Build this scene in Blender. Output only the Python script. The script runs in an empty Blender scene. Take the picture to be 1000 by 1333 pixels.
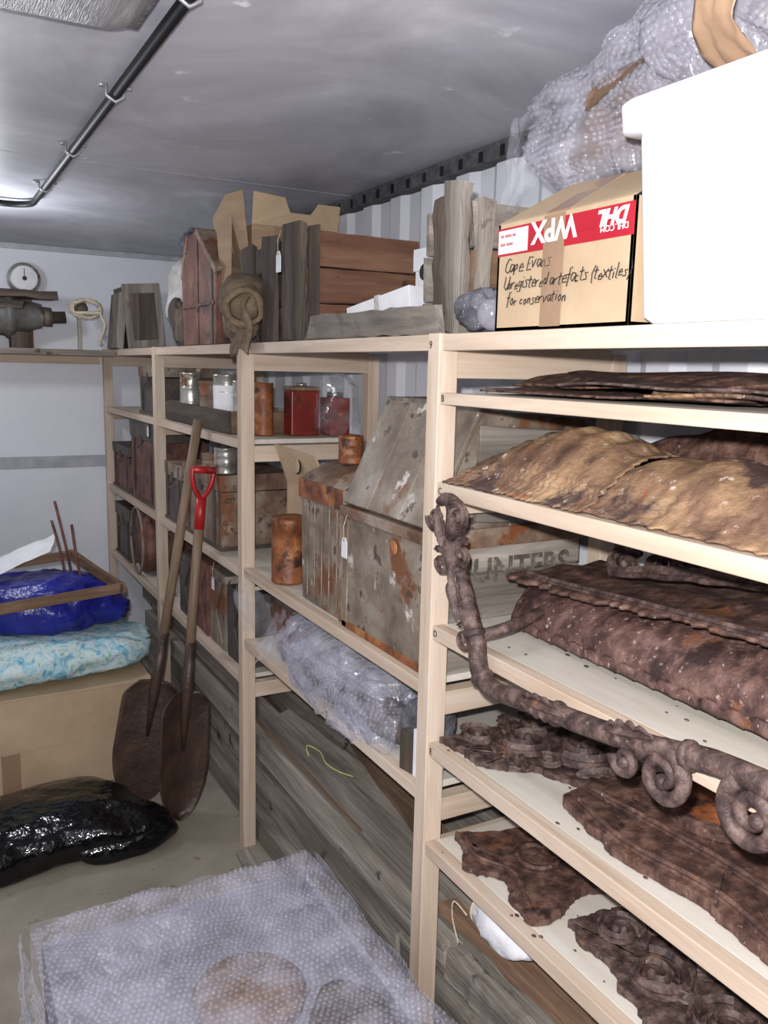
import bpy, bmesh, math, random
from mathutils import Vector, Matrix, noise, Euler
random.seed(7)
V=Vector
sc=bpy.context.scene
try:
    sc.view_settings.view_transform='Standard'
    sc.view_settings.look='None'
except Exception: pass

# ------------------------------------------------------------ materials
def lin(c):
    r=[]
    for x in c:
        x=x/255.0
        r.append(x/12.92 if x<=.04045 else ((x+.055)/1.055)**2.4)
    return (r[0],r[1],r[2],1)
def M(name,stops,scale=8,rough=.7,metal=0,bump=.3,bscale=60,stretch=(1,1,1),island=.0,spots=None,distort=.0,alpha=1,detail=6,bdist=.01,spec=.5,bump2=None):
    m=bpy.data.materials.new(name); m.use_nodes=True
    nt=m.node_tree; N=nt.nodes; L=nt.links
    p=N['Principled BSDF']
    tc=N.new('ShaderNodeTexCoord'); mp=N.new('ShaderNodeMapping'); mp.inputs['Scale'].default_value=stretch
    L.new(tc.outputs['Object'],mp.inputs['Vector'])
    vec=mp.outputs['Vector']
    geo=N.new('ShaderNodeNewGeometry')
    if island>0:
        cm=N.new('ShaderNodeCombineXYZ'); mu=N.new('ShaderNodeMath'); mu.operation='MULTIPLY'; mu.inputs[1].default_value=37.
        L.new(geo.outputs['Random Per Island'],mu.inputs[0])
        for i in range(3): L.new(mu.outputs[0],cm.inputs[i])
        ad=N.new('ShaderNodeVectorMath'); ad.operation='ADD'
        L.new(vec,ad.inputs[0]); L.new(cm.outputs[0],ad.inputs[1]); vec=ad.outputs[0]
    n=N.new('ShaderNodeTexNoise'); n.inputs['Scale'].default_value=scale; n.inputs['Detail'].default_value=detail
    n.inputs['Roughness'].default_value=.62; n.inputs['Distortion'].default_value=distort
    L.new(vec,n.inputs['Vector'])
    cr=N.new('ShaderNodeValToRGB'); e=cr.color_ramp.elements
    e[0].position=stops[0][0]; e[0].color=lin(stops[0][1]); e[1].position=stops[-1][0]; e[1].color=lin(stops[-1][1])
    for s in stops[1:-1]:
        q=e.new(s[0]); q.color=lin(s[1])
    L.new(n.outputs['Fac'],cr.inputs['Fac']); col=cr.outputs['Color']
    for sp in (spots or []):
        c,th,ss=sp[:3]
        n2=N.new('ShaderNodeTexNoise'); n2.inputs['Scale'].default_value=ss; n2.inputs['Detail'].default_value=7; n2.inputs['Roughness'].default_value=.65
        L.new(mp.outputs['Vector'] if len(sp)<4 else tc.outputs['Object'],n2.inputs['Vector'])
        r2=N.new('ShaderNodeValToRGB'); r2.color_ramp.elements[0].position=th; r2.color_ramp.elements[1].position=min(1,th+.06)
        r2.color_ramp.elements[0].color=(0,0,0,1); r2.color_ramp.elements[1].color=(1,1,1,1)
        L.new(n2.outputs['Fac'],r2.inputs['Fac'])
        mx=N.new('ShaderNodeMix'); mx.data_type='RGBA'
        L.new(r2.outputs['Color'],mx.inputs[0]); L.new(col,mx.inputs[6]); mx.inputs[7].default_value=lin(c); col=mx.outputs[2]
    if island>0:
        h=N.new('ShaderNodeHueSaturation'); mr=N.new('ShaderNodeMapRange'); mr.inputs['To Min'].default_value=1-island; mr.inputs['To Max'].default_value=1+island*.6
        L.new(geo.outputs['Random Per Island'],mr.inputs['Value']); L.new(mr.outputs[0],h.inputs['Value']); L.new(col,h.inputs['Color']); col=h.outputs['Color']
    L.new(col,p.inputs['Base Color'])
    p.inputs['Roughness'].default_value=rough; p.inputs['Metallic'].default_value=metal; p.inputs['Specular IOR Level'].default_value=spec
    p.inputs['Alpha'].default_value=alpha
    last=None
    for (bs,bsc,bd) in ([(bump,bscale,bdist)] if bump>0 else [])+(bump2 or []):
        n3=N.new('ShaderNodeTexNoise'); n3.inputs['Scale'].default_value=bsc; n3.inputs['Detail'].default_value=5
        L.new(mp.outputs['Vector'],n3.inputs['Vector'])
        bp=N.new('ShaderNodeBump'); bp.inputs['Strength'].default_value=bs; bp.inputs['Distance'].default_value=bd
        L.new(n3.outputs['Fac'],bp.inputs['Height'])
        if last: L.new(last,bp.inputs['Normal'])
        last=bp.outputs['Normal']
    if last: L.new(last,p.inputs['Normal'])
    return m
def film(name,col,fac,gloss,rough=.12,bump=.25,bs=16,cloud=.12):
    # thin clear polythene: mostly transparent, slightly milky, with a glossy coat
    m=bpy.data.materials.new(name); m.use_nodes=True; nt=m.node_tree;N=nt.nodes;L=nt.links
    N.remove(N['Principled BSDF']); out=N['Material Output']; tc=N.new('ShaderNodeTexCoord')
    n=N.new('ShaderNodeTexNoise'); n.inputs['Scale'].default_value=bs; n.inputs['Detail'].default_value=6; L.new(tc.outputs['Object'],n.inputs['Vector'])
    b=N.new('ShaderNodeBump'); b.inputs['Strength'].default_value=bump; b.inputs['Distance'].default_value=.02; L.new(n.outputs['Fac'],b.inputs['Height'])
    t=N.new('ShaderNodeBsdfTransparent'); d=N.new('ShaderNodeBsdfDiffuse'); d.inputs['Color'].default_value=lin(col)
    g=N.new('ShaderNodeBsdfGlossy'); g.inputs['Color'].default_value=(gloss,gloss,gloss*1.05,1); g.inputs['Roughness'].default_value=rough
    L.new(b.outputs['Normal'],g.inputs['Normal'])
    mr=N.new('ShaderNodeMapRange'); mr.inputs['From Min'].default_value=.35; mr.inputs['From Max'].default_value=.65; mr.inputs['To Min'].default_value=max(0,fac-cloud); mr.inputs['To Max'].default_value=fac+cloud
    L.new(n.outputs['Fac'],mr.inputs['Value'])
    mx=N.new('ShaderNodeMixShader'); L.new(mr.outputs[0],mx.inputs[0]); L.new(t.outputs[0],mx.inputs[1]); L.new(d.outputs[0],mx.inputs[2])
    ad=N.new('ShaderNodeAddShader'); L.new(mx.outputs[0],ad.inputs[0]); L.new(g.outputs[0],ad.inputs[1]); L.new(ad.outputs[0],out.inputs['Surface'])
    return m
def emis(name,col,s):
    m=bpy.data.materials.new(name); m.use_nodes=True; p=m.node_tree.nodes['Principled BSDF']
    p.inputs['Base Color'].default_value=lin(col); p.inputs['Emission Color'].default_value=lin(col); p.inputs['Emission Strength'].default_value=s
    return m
def wood(nm,stops,axis,island=.15,rough=.75,bump=.35,spots=None,sc_=7):
    st=[9,9,9]; st[axis]=.7
    return M(nm,stops,scale=sc_*.35,rough=rough,bump=bump,bscale=14,stretch=tuple(st),island=island,distort=.4,spots=spots,bdist=.006)
PINE=[(.25,(176,152,130)),(.5,(200,180,160)),(.75,(216,200,184))]
GREY=[(.25,(84,77,70)),(.5,(134,126,116)),(.75,(176,168,158))]
BRN=[(.25,(74,54,42)),(.5,(116,90,70)),(.75,(152,124,98))]
DRK=[(.25,(42,37,34)),(.5,(74,63,55)),(.75,(108,94,82))]
RED=[(.25,(74,46,34)),(.5,(116,80,60)),(.75,(150,116,92))]
KNOT=[((128,90,60),.72,.9)]
DIRT=[((60,50,42),.62,7,1),((120,84,56),.66,4,1)]
pineX,pineY,pineZ=[wood('pine_'+'xyz'[i],PINE,i,.08,.6,.15,spots=KNOT) for i in range(3)]
greyX,greyY,greyZ=[wood('grey_wood_'+'xyz'[i],GREY,i,.32,.9,.7,spots=DIRT) for i in range(3)]
brnX,brnY,brnZ=[wood('brown_wood_'+'xyz'[i],BRN,i,.25,.85,.6) for i in range(3)]
drkX,drkY,drkZ=[wood('dark_wood_'+'xyz'[i],DRK,i,.2,.85,.6) for i in range(3)]
redX,redY,redZ=[wood('red_wood_'+'xyz'[i],RED,i,.2,.85,.6,spots=[((58,42,34),.6,6,1)]) for i in range(3)]
shelfply=M('shelf_ply',[(.3,(196,188,174)),(.7,(216,210,200))],scale=3,rough=.6,bump=.05,stretch=(6,1,6),spots=[((168,146,124),.69,12)])
B2=[(.6,300,.0018)]
rust=M('rust_iron',[(.36,(54,35,31)),(.5,(86,60,51)),(.64,(118,90,78))],scale=34,detail=10,rough=.65,bump=.7,bscale=110,bdist=.003,bump2=B2,spots=[((122,78,50),.60,6),((166,146,132),.64,75),((42,28,27),.58,14)])
rustp=M('rust_purple',[(.36,(46,33,32)),(.5,(76,58,54)),(.64,(110,90,83))],scale=40,detail=10,rough=.6,bump=.7,bscale=110,bdist=.003,bump2=B2,spots=[((108,74,54),.62,9),((156,138,130),.66,70)])
rustm=M('rust_mottled',[(.36,(58,38,35)),(.5,(90,64,58)),(.64,(120,92,84))],scale=26,detail=10,rough=.6,bump=.7,bscale=110,bdist=.003,bump2=B2,spots=[((166,146,138),.60,80),((48,31,30),.56,7),((122,80,56),.63,10)])
rusto=M('rust_orange',[(.3,(80,42,26)),(.5,(134,78,42)),(.7,(180,128,82))],scale=16,rough=.5,bump=.5,bscale=60,bdist=.004,spots=[((62,38,30),.56,14),((206,180,150),.66,20)])
ochre=M('rust_ochre',[(.30,(80,56,46)),(.44,(118,90,70)),(.56,(150,120,90)),(.72,(180,156,124))],scale=10,detail=12,rough=.7,bump=.8,bscale=90,bdist=.004,bump2=B2,spots=[((76,56,52),.52,5),((194,182,170),.61,34),((138,84,52),.60,11)])
rustbox=M('rust_painted',[(.3,(86,60,46)),(.5,(128,106,88)),(.7,(160,150,138))],scale=9,rough=.6,bump=.4,bscale=50,bdist=.005,spots=[((124,72,40),.56,7),((70,55,48),.60,20)])
greybox=M('grey_painted_rust',[(.3,(92,78,66)),(.5,(130,118,104)),(.7,(164,156,146))],scale=8,rough=.55,bump=.5,bscale=50,bdist=.005,spots=[((114,74,48),.55,4.5),((76,60,50),.58,16),((200,196,190),.60,14)])
redrust=M('red_rust',[(.3,(76,42,36)),(.5,(108,68,56)),(.7,(140,102,86))],scale=9,rough=.65,bump=.4,bdist=.005,spots=[((60,46,42),.56,10),((146,134,124),.66,14)])
darkmet=M('dark_metal',[(.3,(48,42,40)),(.6,(86,76,68)),(.75,(118,98,82))],scale=9,rough=.55,bump=.4,bdist=.005,spots=[((104,64,42),.62,14)])
greymet=M('grey_metal',[(.3,(70,68,66)),(.6,(104,102,98)),(.75,(136,132,126))],scale=9,rough=.5,bump=.4,bdist=.005,spots=[((60,50,44),.56,12)])
tinsil=M('tin_silver',[(.3,(140,136,128)),(.6,(200,198,190))],scale=12,rough=.3,metal=.7,bump=.15,spots=[((140,92,56),.58,14)])
redtin=M('red_tin',[(.3,(96,26,20)),(.7,(140,44,34))],scale=8,rough=.4,bump=.1,spots=[((80,46,36),.52,12),((150,96,60),.62,20)])
card=M('cardboard',[(.3,(150,124,98)),(.7,(172,146,118))],scale=3,rough=.8,bump=.08,stretch=(1,1,8))
cardL=M('cardboard_light',[(.3,(172,148,118)),(.7,(196,172,142))],scale=4,rough=.75,bump=.08)
tape=M('brown_tape',[(.3,(140,112,90)),(.7,(164,136,110))],scale=6,rough=.25,bump=.1)
redp=M('red_print',[(.3,(160,14,34)),(.7,(184,22,44))],scale=6,rough=.4,bump=0)
white=M('white_plastic',[(.3,(236,238,240)),(.7,(246,246,248))],scale=4,rough=.35,bump=.02)
paper=M('white_paper',[(.3,(214,214,218)),(.7,(240,240,242))],scale=8,rough=.6,bump=.2)
ink=M('black_ink',[(.3,(18,16,20)),(.7,(30,28,30))],rough=.6,bump=0)
stencil=M('stencil_ink',[(.35,(66,60,56)),(.65,(112,104,96))],scale=24,rough=.8,bump=0,spots=[((140,130,118),.54,60)])
wallm=M('wall_paint',[(.3,(208,211,220)),(.7,(230,232,238))],scale=2,rough=.4,bump=.03,bscale=4)
wallb=M('wall_back_paint',[(.3,(214,217,226)),(.7,(232,234,240))],scale=1.5,rough=.35,bump=.04,bscale=5,spots=[((180,180,188),.68,6)])
band=M('wall_rail',[(.3,(150,152,160)),(.7,(184,186,192))],scale=12,rough=.5,bump=.1)
ceilm=M('ceiling_panel',[(.25,(158,157,168)),(.45,(182,182,192)),(.62,(204,204,213)),(.8,(232,232,238))],scale=1.6,rough=.45,bump=.05,bscale=7,spots=[((240,240,246),.66,6),((232,232,240),.70,24)],distort=1.2,detail=10)
seal=M('dark_seal',[(.3,(52,52,56)),(.7,(96,94,96))],scale=30,rough=.8,bump=.3)
floorm=M('floor_ply',[(.3,(128,120,108)),(.55,(154,146,132)),(.75,(174,166,152))],scale=2.5,rough=.8,bump=.15,bscale=40,spots=[((108,98,86),.62,10),((186,180,168),.68,30)])
blackp=M('black_pipe',[(.3,(10,10,13)),(.7,(18,18,22))],rough=.5,bump=0,spec=.2)
blackbag=M('black_bag',[(.3,(6,6,8)),(.7,(12,12,14))],rough=.10,bump=.8,bscale=3.5,bdist=.08,bump2=[(.12,9,.015)])
bluebag=M('blue_bag',[(.3,(22,28,112)),(.7,(38,48,156))],scale=6,rough=.28,bump=.8,bscale=6,bdist=.05)
burlap=M('burlap',[(.3,(92,76,60)),(.7,(140,120,98))],scale=30,rough=.95,bump=.8,bscale=220,bdist=.006)
cloth=M('grey_cloth',[(.3,(140,136,132)),(.7,(196,194,190))],scale=9,rough=.95,bump=.8,bscale=60)
floral=M('floral_fabric',[(.34,(84,156,182)),(.44,(150,200,216)),(.54,(214,226,224)),(.66,(112,184,176))],scale=17,rough=.8,bump=.3,bscale=40,spots=[((222,224,196),.60,20),((70,128,172),.64,28)],distort=1)
redpaint=M('red_paint',[(.3,(150,22,26)),(.7,(180,36,38))],rough=.35,bump=0)
steel=M('shovel_steel',[(.3,(46,35,31)),(.6,(76,58,48)),(.75,(108,84,68))],scale=10,rough=.45,bump=.3,metal=.1)
steelb=M('galv_steel',[(.3,(150,150,156)),(.7,(190,190,196))],scale=10,rough=.4,metal=.5,bump=.05)
rope=M('rope',[(.3,(176,164,140)),(.7,(216,206,184))],scale=60,rough=.9,bump=.6,bscale=200)
yrope=M('yellow_rope',[(.3,(160,158,90)),(.7,(186,182,116))],rough=.8,bump=.2)
filmA=film('polythene_film',(190,190,206),.22,.035,.15,.6,14,.14)
domeA=film('air_bubble',(205,205,218),.11,.040,.12,.0,14,.02)
filmB=film('polythene_film_cloudy',(176,174,184),.32,.035,.15,.6,12,.2)
clear=film('clear_plastic',(205,207,218),.12,.08,.12,.9,12,.1)
greyp=M('grey_plastic',[(.3,(60,60,66)),(.7,(120,120,128))],scale=14,rough=.2,bump=.6,bscale=25,bdist=.03)

# ------------------------------------------------------------ builder
sg=lambda x,e: math.copysign(abs(x)**e,x)
def blobf(c,r,p=.6,amp=.1,freq=6,seed=0,crease=0,rot=0,flatb=None,clamp=None):
    c=V(c);r=V(r);R=Matrix.Rotation(rot,3,'Z')
    def f(u,v):
        ph=-math.pi/2+math.pi*v; th=2*math.pi*u
        cp=sg(max(0,math.cos(ph)),p)
        q=V((cp*sg(math.cos(th),p)*r.x,cp*sg(math.sin(th),p)*r.y,sg(math.sin(ph),p)*r.z))
        k=noise.noise(q*freq+V((seed,seed,seed)))*amp
        if crease: k-=abs(noise.noise(q*freq*2.3+V((seed+5,0,0))))*crease
        q=R@(q*(1+k))+c
        if flatb is not None and q.z<flatb: q.z=flatb+(q.z-flatb)*.02
        if clamp: q=clamp(q)
        return q
    return f
class B:
    def __init__(s,name): s.name=name; s.bm=bmesh.new(); s.mats=[]; s.mark=0
    def mi(s,m):
        if m not in s.mats: s.mats.append(m)
        return s.mats.index(m)
    def add(s,vs,fs,mat,smooth=False):
        i=s.mi(mat); bv=[s.bm.verts.new(v) for v in vs]
        for f in fs:
            try:
                q=s.bm.faces.new([bv[k] for k in f]); q.material_index=i; q.smooth=smooth
            except ValueError: pass
        return bv
    def box(s,x0,x1,y0,y1,z0,z1,mat,tilt=None,piv=None,jit=0):
        vs=[V((x,y,z)) for z in (z0,z1) for y in (y0,y1) for x in (x0,x1)]
        if jit: vs=[v+V([random.uniform(-jit,jit) for _ in range(3)]) for v in vs]
        if tilt:
            R=Euler([math.radians(t) for t in tilt]).to_matrix(); p=V(piv) if piv else V(((x0+x1)/2,(y0+y1)/2,(z0+z1)/2))
            vs=[p+R@(v-p) for v in vs]
        return s.add(vs,[(0,2,3,1),(4,5,7,6),(0,1,5,4),(2,6,7,3),(0,4,6,2),(1,3,7,5)],mat)
    def board(s,p0,p1,wd,td,mat,seg=8,warp=.004):
        p0,p1,wd,td=V(p0),V(p1),V(wd)/2,V(td)/2
        vs=[];o=random.random()*99
        for i in range(seg+1):
            c=p0.lerp(p1,i/seg)
            for a,b in ((-1,-1),(1,-1),(1,1),(-1,1)):
                q=c+wd*a+td*b
                q=q+noise.noise_vector(V((o+i*.7,a*.4,b*.4)))*warp*2
                if i in (0,seg): q+= (p1-p0).normalized()*random.uniform(-warp,warp)*3
                vs.append(q)
        fs=[(0,3,2,1),(seg*4,seg*4+1,seg*4+2,seg*4+3)]
        for i in range(seg):
            for k in range(4):
                a=i*4+k;b=i*4+(k+1)%4; fs.append((a,b,b+4,a+4))
        s.add(vs,fs,mat)
    def tube(s,pts,rad,mat,n=10,flat=None,cap=True,smooth=True):
        pts=[V(p) for p in pts]; m=len(pts)
        if not isinstance(rad,(list,tuple)): rad=[rad]*m
        t=(pts[1]-pts[0]).normalized(); u=t.orthogonal().normalized(); vs=[]
        for i,p in enumerate(pts):
            t2=(pts[min(i+1,m-1)]-pts[max(i-1,0)]).normalized()
            u=(u-t2*u.dot(t2)).normalized(); w=t2.cross(u)
            for k in range(n):
                a=2*math.pi*k/n; vs.append(p+(u*math.cos(a)+w*math.sin(a))*rad[i])
        fs=[]
        for i in range(m-1):
            for k in range(n):
                a=i*n+k;b=i*n+(k+1)%n; fs.append((a,b,b+n,a+n))
        if cap: fs+= [tuple(range(n-1,-1,-1)),tuple(range((m-1)*n,m*n))]
        return s.add(vs,fs,mat,smooth)
    def ribbon(s,pts,nrm,w,h,mat,ridge=True):
        pts=[V(p) for p in pts]; m=len(pts); nrm=V(nrm).normalized(); vs=[]
        if not isinstance(w,(list,tuple)): w=[w]*m
        prof=[(-1,0),(-.9,.55),(-.45,.5),(0,1),(.45,.5),(.9,.55),(1,0)] if ridge else [(-1,0),(-1,.6),(-.5,1),(.5,1),(1,.6),(1,0)]
        K=len(prof)
        for i,p in enumerate(pts):
            t=(pts[min(i+1,m-1)]-pts[max(i-1,0)]).normalized(); sd=nrm.cross(t).normalized()
            for a,b_ in prof: vs.append(p+sd*a*w[i]+nrm*b_*h*(.5+.5*min(1,w[i]/max(w))))
        fs=[]
        for i in range(m-1):
            for k in range(K-1): fs.append((i*K+k,i*K+k+1,(i+1)*K+k+1,(i+1)*K+k))
            fs.append((i*K+K-1,i*K,(i+1)*K,(i+1)*K+K-1))
        fs+=[tuple(range(K)),tuple(range((m-1)*K,m*K))]
        s.add(vs,fs,mat,False)
    def lathe(s,c,prof,mat,n=28,axis=2,smooth=True,cap=True):
        ax=[V((1,0,0)),V((0,1,0)),V((0,0,1))]; w=ax[axis];u=ax[(axis+1)%3];v=ax[(axis+2)%3];c=V(c);vs=[]
        for r,h in prof:
            for k in range(n):
                a=2*math.pi*k/n; vs.append(c+w*h+(u*math.cos(a)+v*math.sin(a))*r)
        fs=[];m=len(prof)
        for i in range(m-1):
            for k in range(n):
                a=i*n+k;b=i*n+(k+1)%n; fs.append((a,b,b+n,a+n))
        if cap: fs+=[tuple(range(n-1,-1,-1)),tuple(range((m-1)*n,m*n))]
        return s.add(vs,fs,mat,smooth)
    def grid(s,f,nu,nv,mat,thick=0,smooth=True):
        P=[[V(f(i/nu,j/nv)) for j in range(nv+1)] for i in range(nu+1)]
        vs=[p for r in P for p in r]; W=nv+1
        fs=[(i*W+j,(i+1)*W+j,(i+1)*W+j+1,i*W+j+1) for i in range(nu) for j in range(nv)]
        if thick:
            o=len(vs)
            for i in range(nu+1):
                for j in range(nv+1):
                    du=P[min(i+1,nu)][j]-P[max(i-1,0)][j]; dv=P[i][min(j+1,nv)]-P[i][max(j-1,0)]
                    nn=du.cross(dv)
                    nn=nn.normalized() if nn.length>1e-9 else V((0,0,1))
                    vs.append(P[i][j]+nn*thick)
            fs+=[(o+i*W+j,o+i*W+j+1,o+(i+1)*W+j+1,o+(i+1)*W+j) for i in range(nu) for j in range(nv)]
            bd=[(i,0) for i in range(nu+1)]+[(nu,j) for j in range(1,nv+1)]+[(i,nv) for i in range(nu-1,-1,-1)]+[(0,j) for j in range(nv-1,-1,-1)]
            for a,b in zip(bd,bd[1:]):
                x=a[0]*W+a[1];y=b[0]*W+b[1]; fs.append((x,y,o+y,o+x))
        return s.add(vs,fs,mat,smooth)
    def prism(s,poly,ext,mat,smooth=False):
        poly=[V(p) for p in poly];ext=V(ext);n=len(poly)
        vs=poly+[p+ext for p in poly]
        fs=[tuple(range(n-1,-1,-1)),tuple(range(n,2*n))]+[(i,(i+1)%n,n+(i+1)%n,n+i) for i in range(n)]
        return s.add(vs,fs,mat,smooth)
    def blob(s,c,r,mat,p=.6,amp=.1,freq=6,nu=40,nv=24,seed=0,crease=0,rot=0,flatb=None,clamp=None):
        F=blobf(c,r,p,amp,freq,seed,crease,rot,flatb,clamp)
        vs=[F(i/nu,j/nv) for j in range(nv+1) for i in range(nu)]
        fs=[]
        for j in range(nv):
            for i in range(nu):
                a=j*nu+i;b=j*nu+(i+1)%nu; fs.append((a,b,b+nu,a+nu))
        bv=s.add(vs,fs,mat,True)
        bmesh.ops.remove_doubles(s.bm,verts=bv,dist=.0004)
        return F
    def rough(s,amp,freq,seed=0):
        s.bm.verts.ensure_lookup_table()
        for v in s.bm.verts:
            v.co+=noise.noise_vector(v.co*freq+V((seed,0,0)))*amp
    def finish(s,bevel=0,seg=2,parent=None,sub=0):
        bmesh.ops.recalc_face_normals(s.bm,faces=s.bm.faces[:])
        me=bpy.data.meshes.new(s.name); s.bm.to_mesh(me); s.bm.free()
        o=bpy.data.objects.new(s.name,me); sc.collection.objects.link(o)
        for m in s.mats: me.materials.append(m)
        if bevel:
            md=o.modifiers.new('bevel','BEVEL'); md.width=bevel; md.segments=seg; md.limit_method='ANGLE'; md.angle_limit=math.radians(40)
        if parent: o.parent=parent
        return o
def domes(parent,Fs,pitch,rad,hgt,mat,seed=0):
    """air bubbles spread in staggered rows over each surface F(u,v); one mesh, child of parent"""
    rs=random.Random(seed); vs=[];fs=[]
    K=8
    for F,out,dist in Fs:
        def cum(fn,n=80):
            P=[V(fn(i/n)) for i in range(n+1)]; c=[0]
            for a,b in zip(P,P[1:]): c.append(c[-1]+(b-a).length)
            return c
        def inv(c,s_):
            n=len(c)-1; lo,hi=0,n
            while hi-lo>1:
                md=(lo+hi)//2
                if c[md]<=s_: lo=md
                else: hi=md
            d=c[hi]-c[lo]; return (lo+((s_-c[lo])/d if d>0 else 0))/n
        cv=cum(lambda t:F(.2,t)); rows=int(cv[-1]/(pitch*.87))
        for j in range(rows):
            v=inv(cv,(j+.5)*cv[-1]/rows)
            cu=cum(lambda t:F(t,v)); n=int(cu[-1]/pitch)
            for i in range(n):
                if rs.random()<.07: continue
                u=inv(cu,min(cu[-1]*.9999,(i+.25+.5*(j%2))*cu[-1]/n))
                p=V(F(u,v)); e=.004
                du=V(F(min(1,u+e),v))-V(F(max(0,u-e),v)); dv=V(F(u,min(1,v+e)))-V(F(u,max(0,v-e)))
                nn=du.cross(dv)
                if nn.length<1e-12: continue
                nn.normalize()
                if nn.dot(V(out(p)))<0: nn=-nn
                a=nn.orthogonal().normalized(); b_=nn.cross(a); o=len(vs)
                nn=(nn+V((rs.uniform(-.3,.3),rs.uniform(-.3,.3),rs.uniform(-.3,.3)))).normalized()
                r=rad*rs.uniform(.85,1.05); h=hgt*rs.uniform(.4,1.1)
                for rr,hh in ((1,0),(.86,.55),(.5,.9)):
                    for k in range(K):
                        t=2*math.pi*k/K; vs.append(p+(a*math.cos(t)+b_*math.sin(t))*r*rr+nn*(h*hh+.0004))
                vs.append(p+nn*(h+.0004))
                for q in range(2):
                    for k in range(K): fs.append((o+q*K+k,o+q*K+(k+1)%K,o+(q+1)*K+(k+1)%K,o+(q+1)*K+k))
                for k in range(K): fs.append((o+2*K+k,o+2*K+(k+1)%K,o+3*K))
    if dist: vs=[dist(v) for v in vs]
    me=bpy.data.meshes.new('air_bubbles'); me.from_pydata([tuple(v) for v in vs],[],fs); me.materials.append(mat)
    me.polygons.foreach_set('use_smooth',[True]*len(me.polygons)); me.update()
    o=bpy.data.objects.new('air_bubbles',me); sc.collection.objects.link(o); o.parent=parent
    return o
def text(body,loc,size,facing,parent,mat=ink,shear=0,flip=False,roll=0,bold=.0,xs=1):
    cu=bpy.data.curves.new('lettering','FONT'); cu.body=body; cu.size=size; cu.extrude=.0004; cu.shear=shear; cu.offset=bold
    o=bpy.data.objects.new('lettering',cu); sc.collection.objects.link(o); cu.materials.append(mat)
    if facing=='aisle': X,Y=V((0,-1,0)),V((0,0,1))
    else: X,Y=V((1,0,0)),V((0,0,1))
    Z=X.cross(Y)
    if flip: X,Y=-X,-Y
    c,s_=math.cos(roll),math.sin(roll); X,Y=X*c+Y*s_,Y*c-X*s_
    m=Matrix((X*xs,Y,Z)).transposed().to_4x4(); m.translation=V(loc)
    o.matrix_world=m
    if parent: o.parent=parent
    return o
GL={'C':[[(.6,.9),(.3,1),(.05,.6),(.1,.15),(.4,0),(.65,.15)]],'a':[[(.45,.5),(.15,.55),(.05,.2),(.25,0),(.45,.3),(.47,.5),(.5,0),(.6,.05)]],'p':[[(.05,.5),(.1,-.35)],[(.07,.4),(.35,.55),(.45,.25),(.1,.05)]],'e':[[(.05,.28),(.45,.32),(.3,.55),(.08,.4),(.1,.05),(.5,.08)]],'E':[[(.6,.95),(.1,1),(.08,.5),(.45,.52),(.08,.5),(.1,0),(.6,.05)]],'v':[[(0,.5),(.2,0),(.45,.55)]],'n':[[(.05,.5),(.08,0),(.1,.35),(.3,.55),(.42,.4),(.45,0)]],'s':[[(.4,.5),(.1,.5),(.3,.25),(.35,.05),(0,.02)]],'U':[[(.05,1),(.05,.2),(.3,0),(.55,.25),(.58,1),(.6,0)]],'r':[[(.05,.5),(.08,0),(.12,.35),(.4,.5)]],'g':[[(.4,.45),(.1,.5),(.08,.1),(.4,.2),(.42,.5),(.38,-.3),(.05,-.3)]],'i':[[(.1,.5),(.12,0)],[(.12,.7),(.14,.76)]],'t':[[(.2,.85),(.18,.05),(.35,0)],[(0,.55),(.4,.6)]],'d':[[(.4,.35),(.2,.5),(.05,.2),(.25,0),(.45,.3),(.48,.95),(.45,0)]],'f':[[(.45,.95),(.25,.9),(.2,-.25)],[(0,.5),(.4,.52)]],'c':[[(.42,.45),(.15,.52),(.05,.2),(.2,0),(.45,.08)]],'o':[[(.2,.52),(.04,.25),(.2,0),(.42,.2),(.25,.52)]],'(':[[(.3,1.1),(.08,.5),(.3,-.3)]],')':[[(.05,1.1),(.3,.5),(.05,-.3)]],'x':[[(0,.5),(.45,0)],[(.45,.5),(0,0)]],'l':[[(.1,1),(.1,.05),(.2,0)]]}
def handwrite(b,s,x,y,z,size,rs,r=.0008,adv=.58):
    for ch in s:
        if ch in GL:
            oy=rs.uniform(-.12,.12); sc_=rs.uniform(.85,1.2)
            for st in GL[ch]:
                pts=[(x,y-(px*sc_+py*.30)*size,z+(py*sc_+oy)*size) for px,py in st]
                if len(pts)>1: b.tube(pts,r,ink,6)
        y-=size*adv*(1.0 if ch not in 'il() ' else .62)

# ------------------------------------------------------------ room
XL,XR,YB,H=-.85,1.5,5.25,2.39
b=B('floor'); b.box(XL-.05,XR+.05,-.7,YB+.05,-.05,0,floorm); b.finish()
b=B('ceiling'); b.box(XL-.05,XR+.05,-.7,YB+.05,H,H+.04,ceilm)
b.box(XL,XR,3.0,3.003,H-.001,H+.01,band); b.finish()
b=B('wall_back'); b.box(XL-.05,XR+.05,YB,YB+.05,0,H,wallb); b.finish()
b=B('trim_1'); b.box(XL,XR,YB-.012,YB-.001,1.14,1.205,band); b.finish(bevel=.002)
def corr(name,x,sgn):
    b=B(name); prof=[];y=-.7;k=0
    while y<YB+.02:
        prof+=[(y,0),(y+.07,0),(y+.105,.018),(y+.175,.018)]; y+=.21
    vs=[];fs=[]
    for (yy,d) in prof:
        vs+=[V((x+sgn*d,min(yy,YB+.02),0)),V((x+sgn*d,min(yy,YB+.02),H))]
    for i in range(len(prof)-1): fs.append((2*i,2*i+2,2*i+3,2*i+1))
    b.add(vs,fs,wallm); return b.finish()
corr('wall_right',XR,1); corr('wall_left',XL,-1)
b=B('trim_2'); b.box(XR-.03,XR+.03,-.7,YB,H-.05,H-.002,seal)
y=-.6
while y<YB: b.box(XR-.0315,XR-.029,y,y+.02,H-.045,H-.015,blackp); y+=.105
b.finish()
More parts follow.
